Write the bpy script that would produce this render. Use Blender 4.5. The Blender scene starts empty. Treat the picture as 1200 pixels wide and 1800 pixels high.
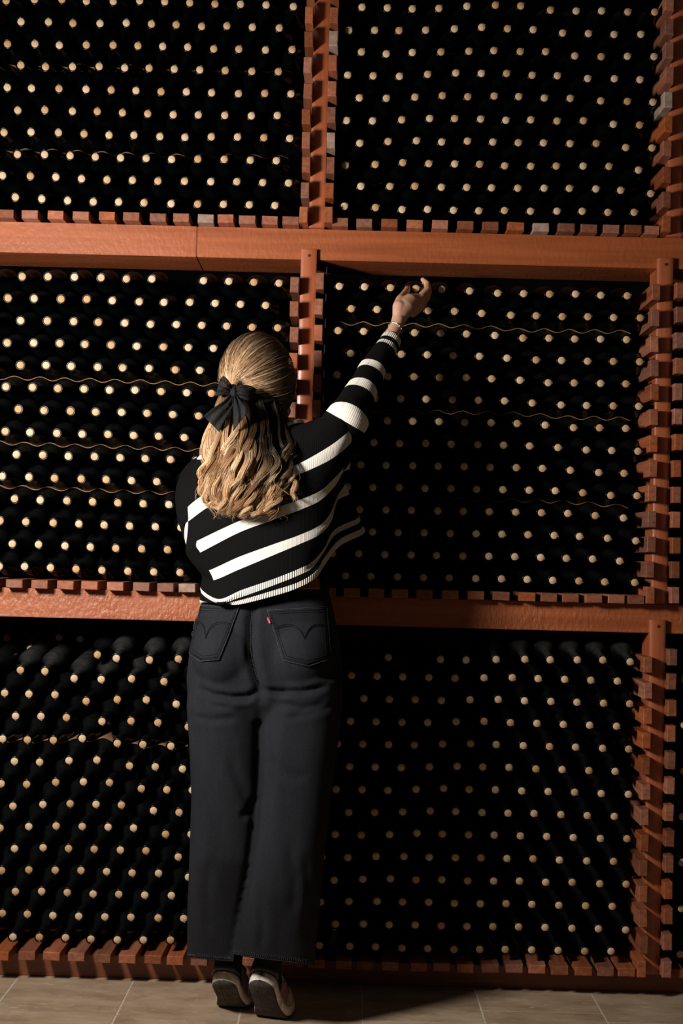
import bpy, bmesh, math, random
import numpy as np
from mathutils import Vector, Matrix
from mathutils.bvhtree import BVHTree

scene = bpy.context.scene
COL = scene.collection
R = random.Random(7)
rng = np.random.default_rng(11)

# ------------------------------------------------------------------ camera
F = 2500.0            # focal length in pixels of the 1200 x 1800 frame
D0 = 4.039            # distance from the camera to the front of the rack
CZ = 1.216            # camera height
def _n(v):
    l = math.sqrt(sum(a * a for a in v)); return [a / l for a in v]
YC_ = _n([7 / F, -76 / F, -1.0]); _r = 0.0255
XC_ = _n([math.cos(_r), -math.sin(_r), math.cos(_r) * 7 / F + math.sin(_r) * 76 / F])
ZC_ = [XC_[1]*YC_[2]-XC_[2]*YC_[1], XC_[2]*YC_[0]-XC_[0]*YC_[2], XC_[0]*YC_[1]-XC_[1]*YC_[0]]
cam = bpy.data.objects.new('camera', bpy.data.cameras.new('camera'))
COL.objects.link(cam)
cam.matrix_world = Matrix(((XC_[0], XC_[1], XC_[2], 0), (YC_[0], YC_[1], YC_[2], -D0), (ZC_[0], ZC_[1], ZC_[2], CZ), (0, 0, 0, 1)))
cam.data.sensor_fit = 'VERTICAL'; cam.data.sensor_height = 36.0
cam.data.lens = 36.0 * F / 1800.0
cam.data.clip_start = 0.05
scene.camera = cam

# ------------------------------------------------------------------ world, lights, exposure
world = bpy.data.worlds.new('world'); scene.world = world; world.use_nodes = True
world.node_tree.nodes['Background'].inputs[0].default_value = (1.0, 0.93, 0.72, 1)
world.node_tree.nodes['Background'].inputs[1].default_value = 0.030
kl = bpy.data.lights.new('studio_softbox', 'AREA'); kl.shape = 'DISK'; kl.size = 0.34
kl.energy = 58.0; kl.color = (1.0, 0.955, 0.89)
klo = bpy.data.objects.new('studio_softbox', kl); COL.objects.link(klo)
klo.location = (-1.25, -1.48, 1.70)
klo.rotation_euler = (Vector((-0.15, -0.1, 1.45)) - klo.location).to_track_quat('-Z', 'Y').to_euler()
scene.view_settings.view_transform = 'Standard'
scene.view_settings.look = 'None'
scene.view_settings.exposure = 0.0
scene.view_settings.gamma = 1.0
scene.view_settings.use_curve_mapping = False
scene.cycles.max_bounces = 6

# ------------------------------------------------------------------ pixel <-> world helpers (authoring measure: each point has its own depth Y)
def ray(px, py):
    c = ((px - 600) / F, -(py - 900) / F, -1.0)
    return [sum(a * b for a, b in zip(r, c)) for r in (XC_, YC_, ZC_)]
def P(px, py, Y):
    d = ray(px, py); s = (Y + D0) / d[1]
    return (d[0] * s, Y, CZ + d[2] * s)
def G(px, py, Z=0.0):
    d = ray(px, py); s = (Z - CZ) / d[2]
    return (d[0] * s, -D0 + d[1] * s, Z)
def M(px, Y):                      # pixels to metres at depth Y
    return px * (D0 + Y) / F
def proj(p):
    v = (p[0], p[1] + D0, p[2] - CZ)
    c = [v[0]*XC_[i] + v[1]*YC_[i] + v[2]*ZC_[i] for i in range(3)]
    return (600 + F * c[0] / -c[2], 900 - F * c[1] / -c[2])

# ------------------------------------------------------------------ generic builders
def tag(o, label=None, cat=None, group=None, kind=None):
    if label: o['label'] = label
    if cat: o['category'] = cat
    if group: o['group'] = group
    if kind: o['kind'] = kind
    return o
def empty(name, loc=(0, 0, 0), parent=None):
    o = bpy.data.objects.new(name, None); COL.objects.link(o); o.location = loc
    o.empty_display_size = 0.05
    if parent: o.parent = parent
    return o
def link(name, me, parent=None, loc=None):
    o = bpy.data.objects.new(name, me); COL.objects.link(o)
    if parent: o.parent = parent
    if loc is not None: o.location = loc
    return o
def mesh(name, V, FA, mats, fm=None, smooth=False, uv=None, colors=None):
    me = bpy.data.meshes.new(name)
    me.from_pydata([tuple(v) for v in V], [], [tuple(f) for f in FA])
    for m in (mats if isinstance(mats, (list, tuple)) else [mats]): me.materials.append(m)
    if fm is not None: me.polygons.foreach_set('material_index', fm)
    if smooth: me.polygons.foreach_set('use_smooth', [True] * len(me.polygons))
    if uv is not None:
        l = me.uv_layers.new(name='uv')
        vi = np.zeros(len(me.loops), dtype=np.int32); me.loops.foreach_get('vertex_index', vi)
        l.data.foreach_set('uv', np.asarray(uv, dtype=np.float32)[vi].ravel())
    if colors is not None:
        a = me.color_attributes.new('tint', 'FLOAT_COLOR', 'POINT')
        c = np.ones((len(V), 4), dtype=np.float32); c[:, :3] = colors
        a.data.foreach_set('color', c.ravel())
    me.update()
    return me
class MB:                          # collects pieces of one mesh
    def __init__(s): s.V = []; s.F = []; s.m = []
    def add(s, V, FA, m=0):
        o = len(s.V); s.V += [tuple(v) for v in V]; s.F += [tuple(i + o for i in f) for f in FA]; s.m += [m] * len(FA)
    def box(s, a, b, m=0, ch=0.0):
        V, FA = boxgeo(a, b, ch); s.add(V, FA, m)
    def me(s, name, mats, smooth=False): return mesh(name, s.V, s.F, mats, s.m, smooth)
def boxgeo(a, b, ch=0.0):
    x0, y0, z0 = a; x1, y1, z1 = b
    if ch <= 0:
        V = [(x0,y0,z0),(x1,y0,z0),(x1,y0,z1),(x0,y0,z1),(x0,y1,z0),(x1,y1,z0),(x1,y1,z1),(x0,y1,z1)]
        return V, [(0,1,2,3),(5,4,7,6),(4,0,3,7),(1,5,6,2),(3,2,6,7),(4,5,1,0)]
    V = [(x0+ch,y0,z0+ch),(x1-ch,y0,z0+ch),(x1-ch,y0,z1-ch),(x0+ch,y0,z1-ch),
         (x0,y0+ch,z0),(x1,y0+ch,z0),(x1,y0+ch,z1),(x0,y0+ch,z1),(x0,y1,z0),(x1,y1,z0),(x1,y1,z1),(x0,y1,z1)]
    FA = [(0,1,2,3)]
    for k in range(4):
        j = (k + 1) % 4
        FA += [(k+4, j+4, j, k), (k+8, j+8, j+4, k+4)]
    FA.append((11, 10, 9, 8))
    return V, FA
def tube_geo(pts, rads, seg=12, flat=1.0, cap=True, up=None):
    """tapered tube with rounded ends through 3-D points; flat squashes it along the frame's second axis"""
    pts = [Vector(p) for p in pts]; n = len(pts)
    T = [(pts[min(i+1, n-1)] - pts[max(i-1, 0)]).normalized() for i in range(n)]
    u = Vector(up) if up is not None else (Vector((0, 0, 1)) if abs(T[0].z) < 0.9 else Vector((1, 0, 0)))
    a = T[0].cross(u).normalized()
    stations = []
    for i in range(n):
        a = (a - T[i] * a.dot(T[i])).normalized(); b = T[i].cross(a)
        if i == 0 and cap:
            for q in (0.2, 0.62, 0.88):
                h = 1 - q; stations.append((pts[0] - T[0]*rads[0]*math.sqrt(max(0, 1-q*q))*0.999, a.copy(), b.copy(), rads[0]*q))
        stations.append((pts[i], a.copy(), b.copy(), rads[i]))
        if i == n-1 and cap:
            for q in (0.88, 0.62, 0.2):
                stations.append((pts[-1] + T[-1]*rads[-1]*math.sqrt(max(0, 1-q*q))*0.999, a.copy(), b.copy(), rads[-1]*q))
    V = []; FA = []
    for (p, a_, b_, r) in stations:
        for k in range(seg):
            t = 2*math.pi*k/seg
            V.append(p + a_*(r*math.cos(t)) + b_*(r*flat*math.sin(t)))
    for i in range(len(stations)-1):
        for k in range(seg):
            k2 = (k+1) % seg
            FA.append((i*seg+k, i*seg+k2, (i+1)*seg+k2, (i+1)*seg+k))
    FA.append(tuple(reversed(range(seg)))); FA.append(tuple(range((len(stations)-1)*seg, len(stations)*seg)))
    return V, FA
def sphere_geo(c, rad, axes=None, nu=16, nv=10):
    """ellipsoid, rad = 3 radii, axes = 3 unit vectors"""
    c = Vector(c); axes = axes or (Vector((1,0,0)), Vector((0,1,0)), Vector((0,0,1)))
    V = []; FA = []
    for j in range(1, nv):
        ph = math.pi*j/nv
        for i in range(nu):
            t = 2*math.pi*i/nu
            V.append(c + axes[0]*(rad[0]*math.sin(ph)*math.cos(t)) + axes[1]*(rad[1]*math.sin(ph)*math.sin(t)) + axes[2]*(rad[2]*math.cos(ph)))
    for j in range(nv-2):
        for i in range(nu):
            i2 = (i+1) % nu
            FA.append((j*nu+i, (j+1)*nu+i, (j+1)*nu+i2, j*nu+i2))
    V.append(c + axes[2]*rad[2]); V.append(c - axes[2]*rad[2]); a, b = len(V)-2, len(V)-1
    for i in range(nu):
        i2 = (i+1) % nu
        FA.append((a, i, i2)); FA.append((b, (nv-2)*nu+i2, (nv-2)*nu+i))
    return V, FA
def catmull(ctrl, n, closed=False):
    """ctrl (...,K,3) -> n samples along the second last axis"""
    c = np.asarray(ctrl, dtype=float); K = c.shape[-2]
    t = np.linspace(0, K if closed else K-1, n, endpoint=not closed)
    i = np.floor(t).astype(int); i = np.minimum(i, K-1 if closed else K-2); f = (t - i)[:, None]
    ix = (lambda j: j % K) if closed else (lambda j: np.clip(j, 0, K-1))
    p0, p1, p2, p3 = (c[..., ix(i+k), :] for k in (-1, 0, 1, 2))
    return 0.5*((2*p1) + (-p0+p2)*f + (2*p0-5*p1+4*p2-p3)*f*f + (-p0+3*p1-3*p2+p3)*f**3)
def remeshed(name, mb_parts, voxel, mat, parent, smooth_it=3):
    """joins overlapping closed pieces into ONE continuous surface"""
    mb = MB()
    for V, FA in mb_parts: mb.add(V, FA)
    me = mb.me(name + '_raw', mat)
    o = link(name + '_raw', me)
    bm = bmesh.new(); bm.from_mesh(me); bmesh.ops.recalc_face_normals(bm, faces=bm.faces); bm.to_mesh(me); bm.free()
    m = o.modifiers.new('r', 'REMESH'); m.mode = 'VOXEL'; m.voxel_size = voxel
    s = o.modifiers.new('s', 'SMOOTH'); s.iterations = smooth_it; s.factor = 0.5
    bpy.context.view_layer.update()
    dg = bpy.context.evaluated_depsgraph_get()
    out = bpy.data.meshes.new_from_object(o.evaluated_get(dg))
    bpy.data.objects.remove(o); bpy.data.meshes.remove(me)
    out.name = name
    out.materials.clear(); out.materials.append(mat)
    out.polygons.foreach_set('use_smooth', [True]*len(out.polygons))
    return link(name, out, parent)

def fixed(name, V, FA, m):
    me = mesh(name, V, FA, m, smooth=True)
    b = bmesh.new(); b.from_mesh(me); bmesh.ops.recalc_face_normals(b, faces=b.faces); b.to_mesh(me); b.free()
    return me

# ------------------------------------------------------------------ materials
def mat(name):
    m = bpy.data.materials.new(name); m.use_nodes = True
    nt = m.node_tree; return m, nt, nt.nodes['Principled BSDF']
def N(nt, t, **k):
    n = nt.nodes.new(t)
    for a, b in k.items(): setattr(n, a, b)
    return n
def math_(nt, op, a, b=None):
    n = N(nt, 'ShaderNodeMath', operation=op)
    for i, v in enumerate((a, b)):
        if v is None: continue
        if isinstance(v, (int, float)): n.inputs[i].default_value = v
        else: nt.links.new(v, n.inputs[i])
    return n.outputs[0]
def ramp(nt, fac, stops):
    n = N(nt, 'ShaderNodeValToRGB'); e = n.color_ramp.elements
    while len(e) < len(stops): e.new(0.5)
    for el, (p, c) in zip(e, stops): el.position = p; el.color = (*c, 1)
    nt.links.new(fac, n.inputs[0]); return n.outputs[0]
def mixc(nt, fac, a, b, mode='MIX'):
    n = N(nt, 'ShaderNodeMix', data_type='RGBA', blend_type=mode)
    for i, v in ((0, fac), (6, a), (7, b)):
        if isinstance(v, (int, float)): n.inputs[i].default_value = v
        elif isinstance(v, tuple): n.inputs[i].default_value = (*v, 1)
        else: nt.links.new(v, n.inputs[i])
    return n.outputs[2]
def noise(nt, scale, detail=3, vec=None, rough=0.55):
    n = N(nt, 'ShaderNodeTexNoise'); n.inputs['Scale'].default_value = scale; n.inputs['Detail'].default_value = detail; n.inputs['Roughness'].default_value = rough
    if vec is not None: nt.links.new(vec, n.inputs['Vector'])
    return n.outputs[0]
def mapping(nt, src, scale):
    n = N(nt, 'ShaderNodeMapping'); n.inputs['Scale'].default_value = scale; nt.links.new(src, n.inputs[0]); return n.outputs[0]
def bump(nt, h, strength, dist, bs):
    n = N(nt, 'ShaderNodeBump'); n.inputs['Strength'].default_value = strength; n.inputs['Distance'].default_value = dist
    nt.links.new(h, n.inputs['Height']); nt.links.new(n.outputs[0], bs.inputs['Normal'])

def wood(name, dark, light, grain, rough=0.42, peel=0.0, vary=0.0, spec=0.5, mottled=0.0):
    m, nt, bs = mat(name)
    tc = N(nt, 'ShaderNodeTexCoord'); oi = N(nt, 'ShaderNodeObjectInfo')
    off = N(nt, 'ShaderNodeVectorMath', operation='ADD'); nt.links.new(tc.outputs['Object'], off.inputs[0])
    sc = N(nt, 'ShaderNodeVectorMath', operation='SCALE'); sc.inputs[0].default_value = (3.1, 7.7, 5.3); nt.links.new(oi.outputs['Random'], sc.inputs[3]); nt.links.new(sc.outputs[0], off.inputs[1])
    g = noise(nt, 1.0, 5, mapping(nt, off.outputs[0], grain))
    c = ramp(nt, g, [(0.3, dark), (0.7, light)])
    blot = noise(nt, 9.0, 3, off.outputs[0])
    c = mixc(nt, math_(nt, 'MULTIPLY', blot, 0.5 + mottled), c, dark)
    if vary:
        hs = N(nt, 'ShaderNodeHueSaturation')
        nt.links.new(math_(nt, 'ADD', math_(nt, 'MULTIPLY', oi.outputs['Random'], vary), 1 - vary*0.55), hs.inputs['Value'])
        w = N(nt, 'ShaderNodeTexWhiteNoise', noise_dimensions='1D'); nt.links.new(oi.outputs['Random'], w.inputs['W'])
        nt.links.new(math_(nt, 'ADD', math_(nt, 'MULTIPLY', w.outputs[0], 0.22), 0.84), hs.inputs['Saturation'])
        nt.links.new(c, hs.inputs['Color']); c = hs.outputs[0]
    nt.links.new(c, bs.inputs['Base Color'])
    bs.inputs['Roughness'].default_value = rough; bs.inputs['Specular IOR Level'].default_value = spec
    if peel:
        v = math_(nt, 'MULTIPLY', noise(nt, 85.0, 3, mapping(nt, tc.outputs['Object'], (1.0, 1.0, 0.6)), 0.5), math_(nt, 'ADD', math_(nt, 'MULTIPLY', noise(nt, 7.0, 2, tc.outputs['Object']), 1.6), -0.35))
        bump(nt, math_(nt, 'ADD', v, math_(nt, 'MULTIPLY', g, 0.15)), 0.75, peel, bs)
    else:
        bump(nt, g, 0.25, 0.002, bs)
    return m
M_BEAM = wood('varnished_redwood_beam', (0.25, 0.058, 0.015), (0.41, 0.114, 0.037), (2.0, 14.0, 40.0), 0.42, 0.0032)
M_BEAM2 = wood('hammered_redwood_beam', (0.26, 0.063, 0.018), (0.43, 0.123, 0.043), (2.0, 14.0, 30.0), 0.45, 0.0095)
M_POST = wood('varnished_redwood_post', (0.30, 0.075, 0.026), (0.47, 0.14, 0.058), (60.0, 40.0, 2.0), 0.30, 0.0012, 0, 0.7)
M_SLAT = wood('redwood_slat', (0.19, 0.049, 0.018), (0.37, 0.117, 0.048), (70.0, 5.0, 90.0), 0.55, 0, 0.62, 0.35)
M_SLATP = wood('weathered_pale_slat', (0.22, 0.13, 0.095), (0.42, 0.30, 0.24), (60.0, 30.0, 60.0), 0.7, 0, 0.3, 0.3)
M_PLINTH = wood('dark_plinth_board', (0.13, 0.034, 0.012), (0.22, 0.066, 0.026), (2.0, 14.0, 30.0), 0.45, 0.003)

def simple(name, col, rough=0.5, metal=0.0, spec=0.5, nscale=None, namp=0.3, bumpd=0.0):
    m, nt, bs = mat(name)
    bs.inputs['Roughness'].default_value = rough; bs.inputs['Metallic'].default_value = metal; bs.inputs['Specular IOR Level'].default_value = spec
    if nscale:
        tc = N(nt, 'ShaderNodeTexCoord'); n = noise(nt, nscale, 4, tc.outputs['Object'])
        nt.links.new(ramp(nt, n, [(0.3, tuple(c*(1-namp) for c in col)), (0.7, tuple(min(1, c*(1+namp)) for c in col))]), bs.inputs['Base Color'])
        if bumpd: bump(nt, n, 0.5, bumpd, bs)
    else: bs.inputs['Base Color'].default_value = (*col, 1)
    return m
M_WALL = simple('dark_cellar_wall', (0.004, 0.004, 0.004), 0.95, 0, 0.1, 6.0, 0.4)
M_SCREW = simple('old_screw', (0.05, 0.035, 0.02), 0.5, 0.6)
M_LINER = simple('black_liner_board', (0.008, 0.010, 0.014), 0.55, 0, 0.3, 30, 0.3)
M_STRIP = simple('thin_tan_divider', (0.25, 0.135, 0.065), 0.75, 0, 0.2, 60, 0.25)

# dark dusty bottle glass; the greyer copy also paints in light the top rows catch
def glass(name, dust_and_light):
    m, nt, bs = mat(name)
    ge = N(nt, 'ShaderNodeNewGeometry'); sx = N(nt, 'ShaderNodeSeparateXYZ')
    nt.links.new(ge.outputs['True Normal'], sx.inputs[0])
    d1 = noise(nt, 55.0, 5, ge.outputs['Position'], 0.7)
    d2 = noise(nt, 420.0, 2, ge.outputs['Position'], 0.7)
    up = N(nt, 'ShaderNodeMapRange'); up.inputs[1].default_value = 0.15; up.inputs[2].default_value = 1.0; nt.links.new(sx.outputs[2], up.inputs[0])
    dust = math_(nt, 'MULTIPLY', up.outputs[0], ramp(nt, d1, [(0.30, (0.35,)*3), (0.75, (1.0,)*3)]))
    speck = ramp(nt, d2, [(0.725, (0,)*3), (0.76, (1.0,)*3)])
    dust = math_(nt, 'MAXIMUM', math_(nt, 'MULTIPLY', dust, 0.36*dust_and_light), math_(nt, 'MULTIPLY', speck, 0.35))
    nt.links.new(mixc(nt, dust, (0.0012, 0.0015, 0.0017), (0.085, 0.086, 0.084)), bs.inputs['Base Color'])
    nt.links.new(math_(nt, 'ADD', math_(nt, 'MULTIPLY', dust, 0.6), 0.20), bs.inputs['Roughness'])
    bs.inputs['Specular IOR Level'].default_value = 0.20
    return m
M_GLASS = glass('dark_bottle_glass', 0.20); M_GLASS2 = glass('dusty_lit_bottle_glass', 1.35)
# cork end
M_CORK, nt, bs = mat('natural_cork')
ge = N(nt, 'ShaderNodeNewGeometry'); oi = N(nt, 'ShaderNodeObjectInfo')
big = noise(nt, 16.0, 0, ge.outputs['Position']); fine = noise(nt, 650.0, 3, ge.outputs['Position'])
c = ramp(nt, big, [(0.34, (0.56, 0.33, 0.165)), (0.48, (0.66, 0.445, 0.27)), (0.66, (0.72, 0.53, 0.36))])
c = mixc(nt, ramp(nt, fine, [(0.42, (0.55,)*3), (0.55, (0,)*3)]), c, (0.30, 0.15, 0.06))
nt.links.new(c, bs.inputs['Base Color']); bs.inputs['Roughness'].default_value = 0.9; bs.inputs['Specular IOR Level'].default_value = 0.15

# stone floor
M_TILE, nt, bs = mat('worn_limestone_tile')
ge = N(nt, 'ShaderNodeNewGeometry'); oi = N(nt, 'ShaderNodeObjectInfo')
off = N(nt, 'ShaderNodeVectorMath', operation='ADD'); nt.links.new(ge.outputs['Position'], off.inputs[0])
sc = N(nt, 'ShaderNodeVectorMath', operation='SCALE'); sc.inputs[0].default_value = (9.1, 3.7, 5.3); nt.links.new(oi.outputs['Random'], sc.inputs[3]); nt.links.new(sc.outputs[0], off.inputs[1])
n1 = noise(nt, 5.5, 6, mapping(nt, off.outputs[0], (1.0, 2.2, 1.0)), 0.6); n2 = noise(nt, 30.0, 5, mapping(nt, off.outputs[0], (0.7, 1.9, 1)), 0.65)
c = ramp(nt, n1, [(0.30, (0.25, 0.165, 0.10)), (0.5, (0.37, 0.262, 0.172)), (0.72, (0.45, 0.345, 0.245))])
c = mixc(nt, ramp(nt, n2, [(0.60, (0,)*3), (0.70, (0.7,)*3)]), c, (0.56, 0.46, 0.36))
c = mixc(nt, ramp(nt, noise(nt, 14.0, 6, off.outputs[0], 0.7), [(0.56, (0,)*3), (0.70, (0.6,)*3)]), c, (0.20, 0.155, 0.115))
nt.links.new(c, bs.inputs['Base Color']); bs.inputs['Roughness'].default_value = 0.62; bs.inputs['Specular IOR Level'].default_value = 0.3
bump(nt, n2, 0.35, 0.002, bs)
M_GROUT = simple('pale_grout', (0.52, 0.44, 0.35), 0.9, 0, 0.1, 90, 0.3)

# ------------------------------------------------------------------ setting
fl = link('floor', mesh('floor', *boxgeo((-3.2, -5.2, -0.06), (3.2, 0.62, -0.0007)), M_GROUT)); tag(fl, kind='structure')
XJ = [-0.965 + 0.3225*k for k in range(-5, 12)]
XJ = [x + 0.0 for x in XJ]
_xa = [G(35, 1714)[0], G(235, 1722)[0], G(432, 1737)[0], G(635, 1741)[0], G(837, 1747)[0], G(1037, 1744)[0]]
pitch = (_xa[-1] - _xa[0]) / 5
XJ = [_xa[0] + pitch*k for k in range(-6, 12)]
for k in range(6): XJ[6+k] = _xa[k]
ycut = {10: G(950, 1779.5)[1], 9: G(745, 1797)[1], 11: G(1150, 1799)[1], 6: -0.62, 7: -0.50, 8: -0.60, 5: -0.30}
tile_me = {}
for k in range(len(XJ)-1):
    x0, x1 = XJ[k] + 0.0022, XJ[k+1] - 0.0022
    y = 0.058; nxt = ycut.get(k, -0.25 - 0.13*(k % 3))
    while y > -2.3:
        V, FA = boxgeo((x0, -0.03, nxt + 0.0022), (x1, 0.0, y), 0)
        V = [(a, c_, b) for a, b, c_ in V]
        V, FA = boxgeo((x0, nxt + 0.0022, -0.03), (x1, y - 0.0022, R.uniform(-0.0006, 0.0006)), 0)
        cx, cy = (x0+x1)/2, (y+nxt)/2
        V = [(a-cx, b-cy, c_) for a, b, c_ in V]
        bm = bmesh.new(); vs = [bm.verts.new(v) for v in V]
        for f in FA: bm.faces.new([vs[i] for i in f])
        bmesh.ops.bevel(bm, geom=[e for e in bm.edges if min(v.co.z for v in e.verts) > -0.01], offset=0.0006, segments=1, affect='EDGES')
        me = bpy.data.meshes.new('tile'); bm.to_mesh(me); bm.free(); me.materials.append(M_TILE)
        link('tile', me, fl, (cx, cy, 0))
        y = nxt; nxt -= 0.62
wl = link('wall_back', mesh('wall_back', *boxgeo((-3.2, 0.62, 0.0), (3.2, 0.72, 3.6)), M_WALL)); tag(wl, kind='structure')

# ------------------------------------------------------------------ the timber rack
rack = empty('wine_rack', (0.37, 0.0, 0.0))
tag(rack, 'tall redwood rack of beams, posts and short protruding slats filled with bottles', 'wine rack')
def rl(name, me, parent, loc): # place in rack space (rack is only translated)
    o = link(name, me, parent); o.location = Vector(loc) - ORG[parent.name]; return o
ORG = {rack.name: Vector((0.37, 0, 0))}
def rpart(name, me, loc):
    o = link(name, me, rack); o.location = Vector(loc) - Vector((0.37, 0, 0)); ORG[o.name] = Vector(loc); return o
SLAT_H = [mesh('shelf_slat', *boxgeo((-w/2, -0.043, 0), (w/2, 0.36, 0.024), c), M_SLAT) for w, c in ((0.046, 0.0012), (0.047, 0.002), (0.0445, 0.0008))]
SLAT_V = [mesh('wall_slat', *boxgeo((-w/2, -0.058, -h/2), (w/2, 0.36, h/2), c), M_SLAT) for w, h, c in ((0.0235, 0.045, 0.0015), (0.0225, 0.047, 0.001), (0.025, 0.044, 0.002))]
PALE = []
def slat(meshes, parent, loc, rot=(0, 0, 0), pale=False):
    o = rl('slat', R.choice(meshes), parent, loc); o.rotation_euler = rot
    if pale: o.material_slots[0].link = 'OBJECT'; o.material_slots[0].material = M_SLATP
    return o
def bev(me, w):
    bm = bmesh.new(); bm.from_mesh(me); bmesh.ops.bevel(bm, geom=list(bm.edges), offset=w, segments=2, affect='EDGES'); bm.to_mesh(me); bm.free(); return me
XL, XR = -1.30, 1.62
Bz = [(2.057, 2.145, M_BEAM), (1.018, 1.100, M_BEAM2)]
beams = []
for i, (z0, z1, mm) in enumerate(Bz):
    xj = P(346, 425, 0)[0] if i == 0 else None           # the upper beam is two boards butted together
    for xa, xb in ([(XL, xj - 0.0006), (xj + 0.0006, XR)] if xj else [(XL, XR)]):
        b = rpart('beam', bev(mesh('beam', *boxgeo((xa, 0, z0), (xb, 0.20, z1)), mm), 0.0015), (0, 0, 0))
    beams.append(b)
pl = rpart('plinth', bev(mesh('plinth', *boxgeo((XL, 0.035, 0.0), (XR, 0.20, 0.064)), M_PLINTH), 0.002), (0, 0, 0))
pl2 = pl
# posts per level: (x centre, z foot, z head of the batten, batten overlaps the beam above)
PX = {('c', 0): -0.106, ('c', 1): -0.126, ('c', 2): -0.134, ('r', 0): 0.913, ('r', 1): 0.8885, ('r', 2): 0.886, ('l', 0): -1.122, ('l', 1): -1.140, ('l', 2): -1.148}
LV = {0: (2.145, 2.93), 1: (1.100, 2.083), 2: (0.064, 1.056)}
SX = {}
for (key, lev), x in PX.items():
    zf, zh = LV[lev]; w = 0.0445
    beam_under = {0: 2.9, 1: 2.057, 2: 1.018}[lev]
    p = rpart('post', bev(mesh('post', *boxgeo((-w/2, 0.003, zf), (w/2, 0.09, min(zh, beam_under))), M_POST), 0.002), (x, 0, 0))
    bp = [(w/2, 0.0), (w/2, -0.0135)] + [(w/2*math.sin(a), -0.0125 - 0.0055*math.cos(a*1.02)) for a in [math.pi/2*(1 - k/6.0) for k in range(1, 12)]] + [(-w/2, -0.0135), (-w/2, 0.0)]
    nb = len(bp); V = [(a, c_, zf+0.001) for a, c_ in bp] + [(a, c_, zh) for a, c_ in bp]
    FA = [(k, (k+1) % nb, nb+(k+1) % nb, nb+k) for k in range(nb)] + [tuple(range(nb-1, -1, -1)), tuple(range(nb, 2*nb))]
    bt = rl('batten', fixed('batten', V, FA, M_POST), p, (x, 0, 0)); bt.data.set_sharp_from_angle(angle=0.6)
    if lev > 0:
        V, FA = tube_geo([(0, -0.0185, 0), (0, -0.0172, 0)], [0.0042, 0.0042], 10, cap=False)
        rl('screw', mesh('screw', V, FA, M_SCREW), p, (x + 0.001, -0.0008, zh - 0.018))
    for s in (-1, 1):
        z = zf + 0.024 + (0.002 if s < 0 else 0.004)
        ztop = beam_under - 0.022 if lev else 2.86
        k = 0
        while z < ztop:
            pale = (key, lev, s, k) in {('c', 0, 1, 3), ('c', 0, 1, 7), ('r', 0, -1, 5), ('c', 0, -1, 10)}
            xo = 0.0345 if s > 0 else 0.0345
            slat(SLAT_V, p, (x + s*xo + R.uniform(-0.0012, 0.0012), R.uniform(-0.006, 0.004), z), (R.uniform(-.012, .012), R.uniform(-.03, .03), R.uniform(-.02, .02)), pale)
            z += 0.0708 + R.uniform(-0.003, 0.003); k += 1
# shelf slats, placed from the photo
def shelf(parent, zt, xs, pale=()):
    for i, x in enumerate(xs):
        slat(SLAT_H, parent, (x, R.uniform(-0.006, 0.004), zt + R.uniform(0, 0.001)), (0, R.uniform(-.025, .025), R.uniform(-.03, .03)), i in pale)
z2 = lambda l, o, s: [o + v/s for v in l]
def X0(px, py): return P(px, py, -0.043)[0]
tl = [X0(v, 382) for v in [-30, 9] + [52, 98, 142, 188, 231, 277, 319, 361, 397, 435, 474, 511]]
tr = [X0(v, 398) for v in z2([167, 241, 316, 393, 469, 545, 621, 696, 773, 850, 917, 985, 1050, 1106], 500, 1.7143)] + [P(1225, 405, -.043)[0]]
shelf(beams[0], 2.145, tl, (9,)); shelf(beams[0], 2.145, tr, (8,))
ml = [X0(v, 1030) for v in (-64, -20, 24, 69, 114, 157, 202, 248, 291, 328, 372, 417, 461, 487)]
mr = [X0(v, 1045) for v in z2([-5, 42, 100, 190, 272, 352, 435, 518, 600, 684, 771, 832, 905, 980, 1047], 560, 1.875)]
mr = [X0(v, 1045) for v in (575, 618, 661, 703, 746, 792, 836, 881, 926, 965, 1004, 1043, 1083, 1118)] + [X0(1228, 1050)]
shelf(beams[1], 1.100, ml, (9,)); shelf(beams[1], 1.100, mr)
bl = [X0(v, 1683) for v in (-42, 2, 46, 90, 134, 180, 224, 269, 308, 350, 393, 437, 470)]
br = [X0(v, 1695) for v in (556, 604, 641, 686, 735, 775, 817, 862, 905, 945, 984, 1025, 1065, 1101)] + [X0(1188, 1700), X0(1232, 1702)]
shelf(pl2, 0.064, bl); shelf(pl2, 0.064, br)
# black liner boards at the sides of the bay she reaches into
rpart('liner_board', mesh('liner_board', *boxgeo((-0.0760, 0.012, 1.13), (-0.0735, 0.34, 2.04)), M_LINER), (0, 0, 0))

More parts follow.
